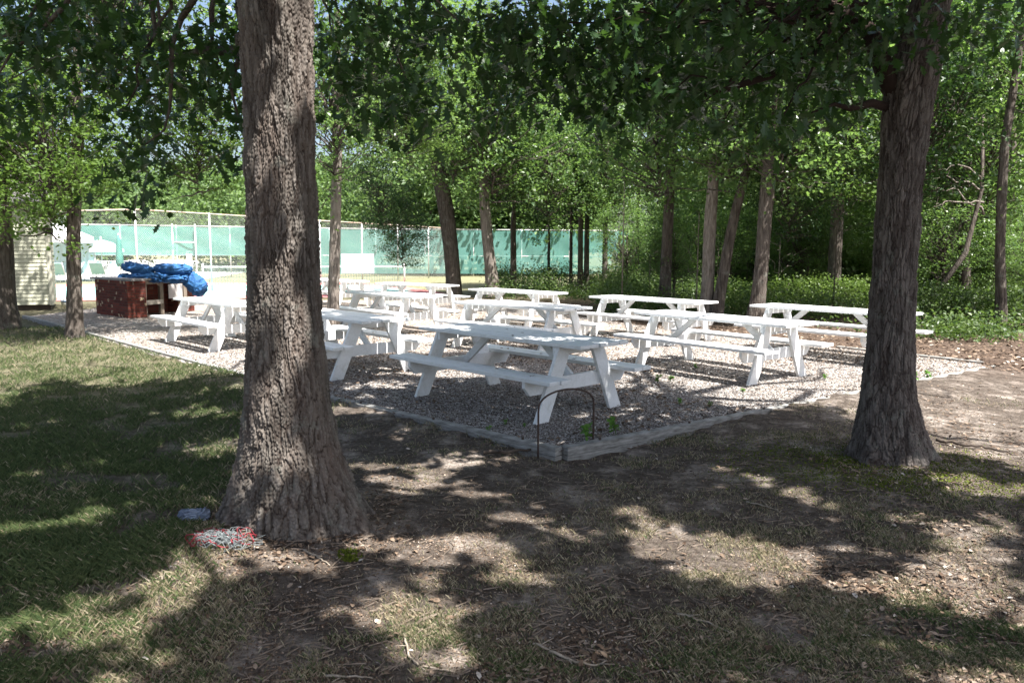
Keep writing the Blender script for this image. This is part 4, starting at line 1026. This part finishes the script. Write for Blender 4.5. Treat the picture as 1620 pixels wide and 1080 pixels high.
# ---------------------------------------------------------------- grass blades, leaf litter, moss, weeds
def view_ground(n, vmin, vmax, g, umin=-80, umax=1700, pw=1.):
    u = g.uniform(umin, umax, n); v = vmin+(vmax-vmin)*g.uniform(0, 1, n)**pw; dv = (v-540)/F
    t = (CH+.05)/(math.sin(PITCH)+dv*math.cos(PITCH)); Y = t*(math.cos(PITCH)-dv*math.sin(PITCH)); X = (u-810)/F*t
    return X, Y, u, v
def grass():
    g = rg(101); n = 900000; X, Y, u, v = view_ground(n, 505, 1130, g, pw=.9)
    f = fbm(X*1.3, Y*1.3, 4, 20); f2 = fbm(X*4, Y*4, 3, 30)
    left = np.clip((-X-.6-.10*Y)/1.2, 0, 1)
    dens = np.clip(.02+1.1*left*np.clip((f-.30)*5, .55, 1)+1.4*np.clip(f-.50, 0, 1)*2+ .6*np.exp(-((u-1110)/190)**2-((v-880)/90)**2)+1.3*np.exp(-((u-1480)/200)**2-((v-1000)/60)**2)+.5*np.exp(-((u-1000)/300)**2-((v-1060)/40)**2), 0, 1)*np.clip((f2-.36)*5+.55*left, .04, 1)
    k = (g.uniform(0, 1, n) < dens) & ~inpoly(X, Y, PAD) & (np.hypot(X-T1.x, Y-T1.y) > .5) & (np.hypot(X-T2.x, Y-T2.y) > .35) & (Y < 16) & ~((Y > 9.6) & (X > 5.5))
    X, Y, left, f = X[k], Y[k], left[k], f[k]; n = len(X)
    Z = ground_z(X, Y)
    h = g.uniform(.010, .030, n)*(1+.9*left)*(1+np.clip(Y-8, 0, 8)*.04); wd = g.uniform(.0008, .0016, n)*(1+np.clip(Y-3, 0, 12)*.22)
    a = g.uniform(0, 2*np.pi, n); ln = h*g.uniform(.2, 1.3, n); b = a+g.normal(0, .6, n)+np.pi/2
    px, py = np.cos(a)*wd, np.sin(a)*wd; lx, ly = np.cos(b)*ln, np.sin(b)*ln
    V = np.stack([np.stack([X-px, Y-py, Z-.004], 1), np.stack([X+px, Y+py, Z-.004], 1), np.stack([X+lx*.45+px*.7, Y+ly*.45+py*.7, Z+h*.65], 1), np.stack([X+lx, Y+ly, Z+h], 1)], 1)
    Fc = np.arange(n*4).reshape(n, 4)
    ub, vb = u[k], v[k]; gr = np.exp(-((ub-1480)/200)**2-((vb-1000)/60)**2)+.7*np.exp(-((ub-1000)/300)**2-((vb-1060)/40)**2); green = np.clip(left*1.1+(f-.5)*1.2+.9*gr, 0, 1); isg = g.uniform(0, 1, n) < (.18+.78*green)
    for nm, m_, cols in (('green_grass', isg, [(.050, .080, .032), (.090, .125, .050), (.15, .175, .075)]), ('dry_grass', ~isg, [(.19, .16, .10), (.32, .275, .18), (.46, .40, .28)])):
        mt, t, o = newmat(nm); q = N(t); c = q.ramp(geo(q).outputs['Random Per Island'], [(i/2, c_) for i, c_ in enumerate(cols)])
        d = q.n('ShaderNodeBsdfPrincipled', {'Base Color': c, 'Roughness': .7, 'Specular IOR Level': .15}); tl = q.n('ShaderNodeBsdfTranslucent', {'Color': c}); mx = q.n('ShaderNodeMixShader', {0: .3})
        t.links.new(d.outputs[0], mx.inputs[1]); t.links.new(tl.outputs[0], mx.inputs[2]); t.links.new(mx.outputs[0], o.inputs[0])
        VV = V[m_].reshape(-1, 3); ob = npmesh(nm, VV, np.arange(len(VV)).reshape(-1, 4), mt); ob['kind'] = 'stuff'
grass()
def litter():
    g = rg(111); n = 30000; X, Y, u, v = view_ground(n, 500, 1130, g, pw=.9)
    f = fbm(X*1.1+5, Y*1.1, 4, 40); left = np.clip((-X-1.2-.15*Y)/1.2, 0, 1)
    k = (g.uniform(0, 1, n) < np.clip(3*(f-.43)+1.2*np.exp(-((np.hypot(X-T1.x, Y-T1.y)-.5)/.22)**2)+1.2*np.exp(-((np.hypot(X-T2.x, Y-T2.y)-.4)/.2)**2), .06, 1)*(1-.85*left)) & ~inpoly(X, Y, PAD); X, Y = X[k], Y[k]; n = len(X)
    # woods litter and leaves blown on the gravel
    X2 = g.uniform(-1, 14, 16000); Y2 = g.uniform(9.5, 24, 16000); k2 = ~inpoly(X2, Y2, PAD) & (Y2+X2*.66 > 14.8); X2, Y2 = X2[k2], Y2[k2]
    X3 = g.uniform(-5, 8, 12000); Y3 = g.uniform(6, 20, 12000); k3 = inpoly(X3, Y3, PAD) & (fbm(X3*.7, Y3*.7, 3, 50) > .43); X3, Y3 = X3[k3], Y3[k3]
    X = np.concatenate([X, X2, X3]); Y = np.concatenate([Y, Y2, Y3]); Z = np.concatenate([ground_z(X[:n+len(X2)], Y[:n+len(X2)])+.006, np.full(len(X3), .012)])
    m = len(X); C_ = np.stack([X, Y, Z+g.uniform(0, .008, m)], 1)
    V, Fc = make_leaves(C_, .036, g, 'hex', .28, 0.)
    sc_ = np.concatenate([np.ones(n), np.full(len(X2), 2.2), np.full(len(X3), 1.5)]).repeat(6)[:, None]; cc = C_.repeat(6, 0); V = cc+(V-cc)*sc_
    mt, t, o = newmat('dry_leaf'); q = N(t); c = q.ramp(geo(q).outputs['Random Per Island'], [(0, (.06, .035, .022)), (.5, (.13, .09, .062)), (.85, (.22, .16, .115)), (.97, (.32, .26, .21)), (1, (.50, .46, .42))])
    q.bsdf(o, c, .7, None, .25); ob = npmesh('leaf_litter', V, Fc, mt); ob['kind'] = 'stuff'
    n = 150000; X, Y, u, v = view_ground(n, 600, 1130, g, pw=.8); f = fbm(X*2.6+9, Y*2.6, 5, 44); left = np.clip((-X-1.0-.15*Y)/1.2, 0, 1)
    k = (g.uniform(0, 1, n) < np.clip(3*(f-.33)+1.5*np.exp(-((np.hypot(X-T1.x, Y-T1.y)-.5)/.25)**2), .06, 1)*(1-.8*left)) & ~inpoly(X, Y, PAD); X, Y = X[k], Y[k]; C_ = np.stack([X, Y, ground_z(X, Y)+.003], 1)
    V, Fc = make_leaves(C_, .013, g, 'quad', .45, 0.); ob = npmesh('bark_bits', V, Fc, mt); ob['kind'] = 'stuff'
    # fine twiglets
    n = 3200; X, Y, u, v = view_ground(n, 640, 1120, g); k = ~inpoly(X, Y, PAD) & (g.uniform(0, 1, n) < np.where(X < -1.6, .25, 1)); X, Y = X[k], Y[k]; n = len(X); Z = ground_z(X, Y)
    a = g.uniform(0, np.pi, n); L = g.uniform(.01, .06, n); w_ = g.uniform(.0007, .0016, n); dx, dy = np.cos(a)*L, np.sin(a)*L; ex, ey = -np.sin(a)*w_, np.cos(a)*w_
    V = np.stack([np.stack([X-dx-ex, Y-dy-ey, Z+.008], 1), np.stack([X+dx-ex, Y+dy-ey, Z+.012], 1), np.stack([X+dx+ex, Y+dy+ey, Z+.012], 1), np.stack([X-dx+ex, Y-dy+ey, Z+.008], 1), np.stack([X-dx, Y-dy, Z+.013], 1), np.stack([X+dx, Y+dy, Z+.017], 1)], 1)
    b = np.arange(n)[:, None]*6; Fc = np.concatenate([b+np.array([[0, 1, 5, 4]]), b+np.array([[4, 5, 2, 3]])])
    ob = npmesh('twig_litter', V.reshape(-1, 3), Fc, m_simple('twig_bits', (.10, .075, .055), (.26, .21, .17), 30, .9)); ob['kind'] = 'stuff'
litter()
def table_leaves():
    g = rg(131); C_ = []
    for (x, y, a, lb) in TAB:
        for _ in range(16):
            l, w_ = g.uniform(-1.2, 1.2), g.choice([g.uniform(-.33, .33), g.uniform(.52, .76), -g.uniform(.52, .76)]); z = .764 if abs(w_) < .4 else .459
            C_.append((x+l*math.cos(a)-w_*math.sin(a), y+l*math.sin(a)+w_*math.cos(a), z))
    V, Fc = make_leaves(np.array(C_), .05, g, 'hex', .15, 0.); ob = npmesh('fallen_leaves', V, Fc, m_simple('brown_leaf', (.10, .065, .04), (.22, .15, .09), 3, .8)); ob['kind'] = 'stuff'
table_leaves()
def moss():
    g = rg(121); n = 150000; X, Y, u, v = view_ground(n, 690, 1000, g, 1120, 1660)
    k = (fbm(X*3, Y*3, 3, 90)*2.1*np.exp(-((u-1390)/210)**2-((v-735-(u-1330)*.10)/30)**2) > g.uniform(0, 1.0, n)) ; 
    X2, Y2, u2, v2 = view_ground(1500, 880, 905, g, 535, 580); k2 = ((u2-556)/20)**2+((v2-893)/10)**2 < 1
    X = np.concatenate([X[k], X2[k2]]); Y = np.concatenate([Y[k], Y2[k2]]); n = len(X)
    C_ = np.stack([X, Y, ground_z(X, Y)+.002], 1); V, Fc = make_leaves(C_, .014, g, 'quad', .8, -.6)
    mt, t, o = newmat('moss'); q = N(t); c = q.ramp(geo(q).outputs['Random Per Island'], [(0, (.05, .075, .01)), (1, (.16, .19, .025))]); q.bsdf(o, c, .9, None, .1)
    ob = npmesh('moss', V, Fc, mt); ob['kind'] = 'stuff'
moss()
def weed(u, v, h, label, z=0., name='weed_plant'):
    g = rg(int(u)); p = at(u, v, z); mb = MB(); tips = []
    for k in range(3):
        a = g.uniform(0, 6.28); q = Vector((.3*h*math.cos(a), .3*h*math.sin(a), h*g.uniform(.7, 1))); mb.tube([(0, 0, 0), q*.5+Vector((0, 0, h*.1)), q], [.003, .002, .001], 5); tips += [q*t for t in (.45, .7, .9, 1.)]
    r = empty(name, p, label, 'weed', 'green weeds growing through the gravel'); mb.build('stem', LEAF_PALE, r, True)
    L = np.repeat(np.array([tuple(t) for t in tips]), 3, 0); V, Fc = make_leaves(L, h*.42, g, 'hex', .5, -.2); npmesh('leaves', V, Fc, WEED, r)
WEED = m_leaf('weed_leaf', [(.08, .20, .03), (.14, .30, .04)], .4)
for (u, v, h, lb) in [(928, 697, .13, 'bright green weed just inside the hoop'), (975, 688, .15, 'tallest green weed, right of the hoop'), (773, 683, .05, 'tiny weed in the gravel left of the hoop'),
                      (800, 672, .05, 'tiny weed below the nearest table'), (830, 676, .04, 'tiny weed left of the nearest table foot'), (1040, 606, .10, 'weed in the gravel by the nearest table end'),
                      (1060, 604, .09, 'weed beside another in front of the sunlit table'), (1075, 640, .07, 'weed in gravel right of the nearest table'), (1122, 644, .06, 'low weed between the right edging and the sunlit table'),
                      (1175, 622, .06, 'weed near the foot of the sunlit table'), (1444, 604, .14, 'pair of bright weeds right of the right trunk'), (1467, 600, .10, 'single small weed farther right of the right trunk'),
                      (1305, 600, .06, 'weed right of the sunlit table foot'), (1100, 583, .07, 'weed in the shadow under the sunlit table')]:
    weed(u, v, h, lb)
# low shrubs at the wood edge that can be told apart
SG = 'low bright shrubs at the wood edge'
def shrub(u, v, r, h, label, i, mat=LEAF_SHRUB):
    g = rg(200+i); p = at(u, v, -.03); root = empty('low_shrub', p, label, 'shrub', SG); n = int(60*r*h/.5)+12
    d = g.normal(0, 1, (n, 3)); d /= np.linalg.norm(d, axis=1)[:, None]; P = d*g.uniform(.3, 1, n)[:, None]**.5*np.array([r, r, h*.5]); P[:, 2] += h*.55
    L = clusters_to_leaves(P, 26, .28, g, .7); V, Fc = make_leaves(L, .075, g, 'quad', .6, 0); npmesh('foliage', V, Fc, mat, root)
    random.seed(i); mb = MB()
    for k in range(0, n, 6): branch(mb, (0, 0, 0), tuple(P[k]), .012, .004, 4, wob=.6, sides=4)
    mb.build('stems', BARK_FAR, root, True)
SH = [(1010, 470, .7, .8, 'dark green shrub left of the straight brown trunk'), (1085, 474, .6, .8, 'shrub between the straight brown trunk and the pale forked pair'), (1165, 492, .7, .8, 'bright shrub between the forked pair and the dark leaning trunk'),
      (1240, 492, .7, .9, 'sunlit yellow green shrub right of the dark leaning trunk'), (1290, 488, .7, .95, 'brightest yellow green shrub behind the far right table'), (1345, 490, .7, .9, 'sunlit shrub just left of the right oak trunk'),
      (1475, 510, .8, .9, 'bushy green shrub right beside the right oak trunk'), (1535, 515, .8, .8, 'shrub between the right oak and the lone right trunk'), (1612, 520, .7, .8, 'shrub cut by the right edge of the picture'),
      (870, 456, .8, .9, 'shrub under the thin saplings before the green screen'), (800, 455, .6, .8, 'small dark shrub beside the dappled curving trunk'), (940, 462, .7, .8, 'shrub behind the back centre table')]
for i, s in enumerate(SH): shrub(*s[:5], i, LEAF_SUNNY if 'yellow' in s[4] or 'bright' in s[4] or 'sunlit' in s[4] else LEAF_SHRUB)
g = rg(301)
ORD = ['leftmost', 'second from the left', 'third from the left', 'fourth from the left', 'fifth from the left', 'sixth from the left', 'seventh from the left', 'eighth from the left', 'ninth from the left', 'tenth from the left',
       'tenth from the right', 'ninth from the right', 'eighth from the right', 'seventh from the right', 'sixth from the right', 'fifth from the right', 'fourth from the right', 'third from the right', 'second from the right', 'rightmost']
for i in range(20):
    Y = g.uniform(21, 34); u = 985+33*(i+g.uniform(0, .7)); x = (u-810)/F*Y; r = empty('understory_tree', (x, Y, 0), ORD[i]+' of the young leafy trees in the dim understory of the woods', 'tree', 'young trees in the dim understory')
    a, b2 = CV['mid'][i % 3]; s_ = g.uniform(.32, .55)
    for nm, me in (('crown', a), ('branches', b2)):
        o = bpy.data.objects.new(nm, me); col.objects.link(o); o.parent = r; o.location = (0, 0, g.uniform(.3, 1.2) if nm == 'crown' else .6); o.scale = (s_, s_, s_*.8); o.rotation_euler.z = i*1.3
    MB().tube([(0, 0, -.1), (.03, 0, 1), (0, .05, 2.2)], [.035, .03, .02], 7).build('trunk', BARK_FAR, r, True)
for i in range(16):
    Y = g.uniform(19, 33); u = 960+42*(i+g.uniform(0, .7)); x = (u-810)/F*Y
    mb = MB(); h = g.uniform(1.5, 4); random.seed(500+i); mb.tube([(0, 0, -.1), (0, 0, h*.97), (g.uniform(-.1, .1), 0, h)], [.022, .010, .006], 6)
    for k in range(7):
        z = h*g.uniform(.3, .95); branch(mb, (0, 0, z), (g.uniform(-.8, .8), g.uniform(-.5, .5), z+g.uniform(-.1, .6)), .008, .002, 5, wob=.9, sides=4)
    r = mb.build('bare_sapling', BARK_PALE if i % 3 == 0 else BARK_FAR, None, True); r.location = (x, Y, 0); tag(r, (ORD[i] if i < 10 else ORD[i+4])+' of the thin bare stems rising from the undergrowth', 'sapling', 'thin bare stems in the woods')
# dead branches of the dim trunk right of the right oak
dead = empty('dead_tree', aty(1452, 470, 20.), 'pale dead branches showing in the gap right of the right oak', 'tree'); dead.location.z = 0; random.seed(77)
q0 = dead.location.copy(); P_ = lambda u, v: aty(u, v, 20.)-q0
MB().tube([Vector((0, 0, -.1)), P_(1545, 300)*.5+Vector((.5, 0, 0)), P_(1553, 300), P_(1556, 180)], [.08, .07, .05, .03], 8).build('trunk', BARK_FAR, dead, True)
for (a, b, c_) in (((1556, 232), (1510, 208), (1468, 200)), ((1556, 280), (1520, 262), (1470, 275)), ((1556, 300), (1505, 282), (1466, 262)), ((1556, 320), (1500, 318), (1475, 330)), ((1556, 200), (1530, 185), (1500, 150)), ((1556, 340), (1515, 300), (1480, 300))):
    mb = MB(); pts = branch(mb, P_(*a), P_(*b), .03, .018, 5, wob=.7, sides=6); pts = branch(mb, P_(*b), P_(*c_), .018, .005, 6, wob=.8, sides=6)
    for k in range(4): branch(mb, pts[k+1], pts[k+1]+Vector((random.uniform(-.5, .2), 0, random.uniform(-.3, .5))), .008, .002, 4, wob=.8, sides=4)
    mb.build('dead_branch', BARK_PALE, dead, True)
# small spruce-like seedling by the leaning trunk
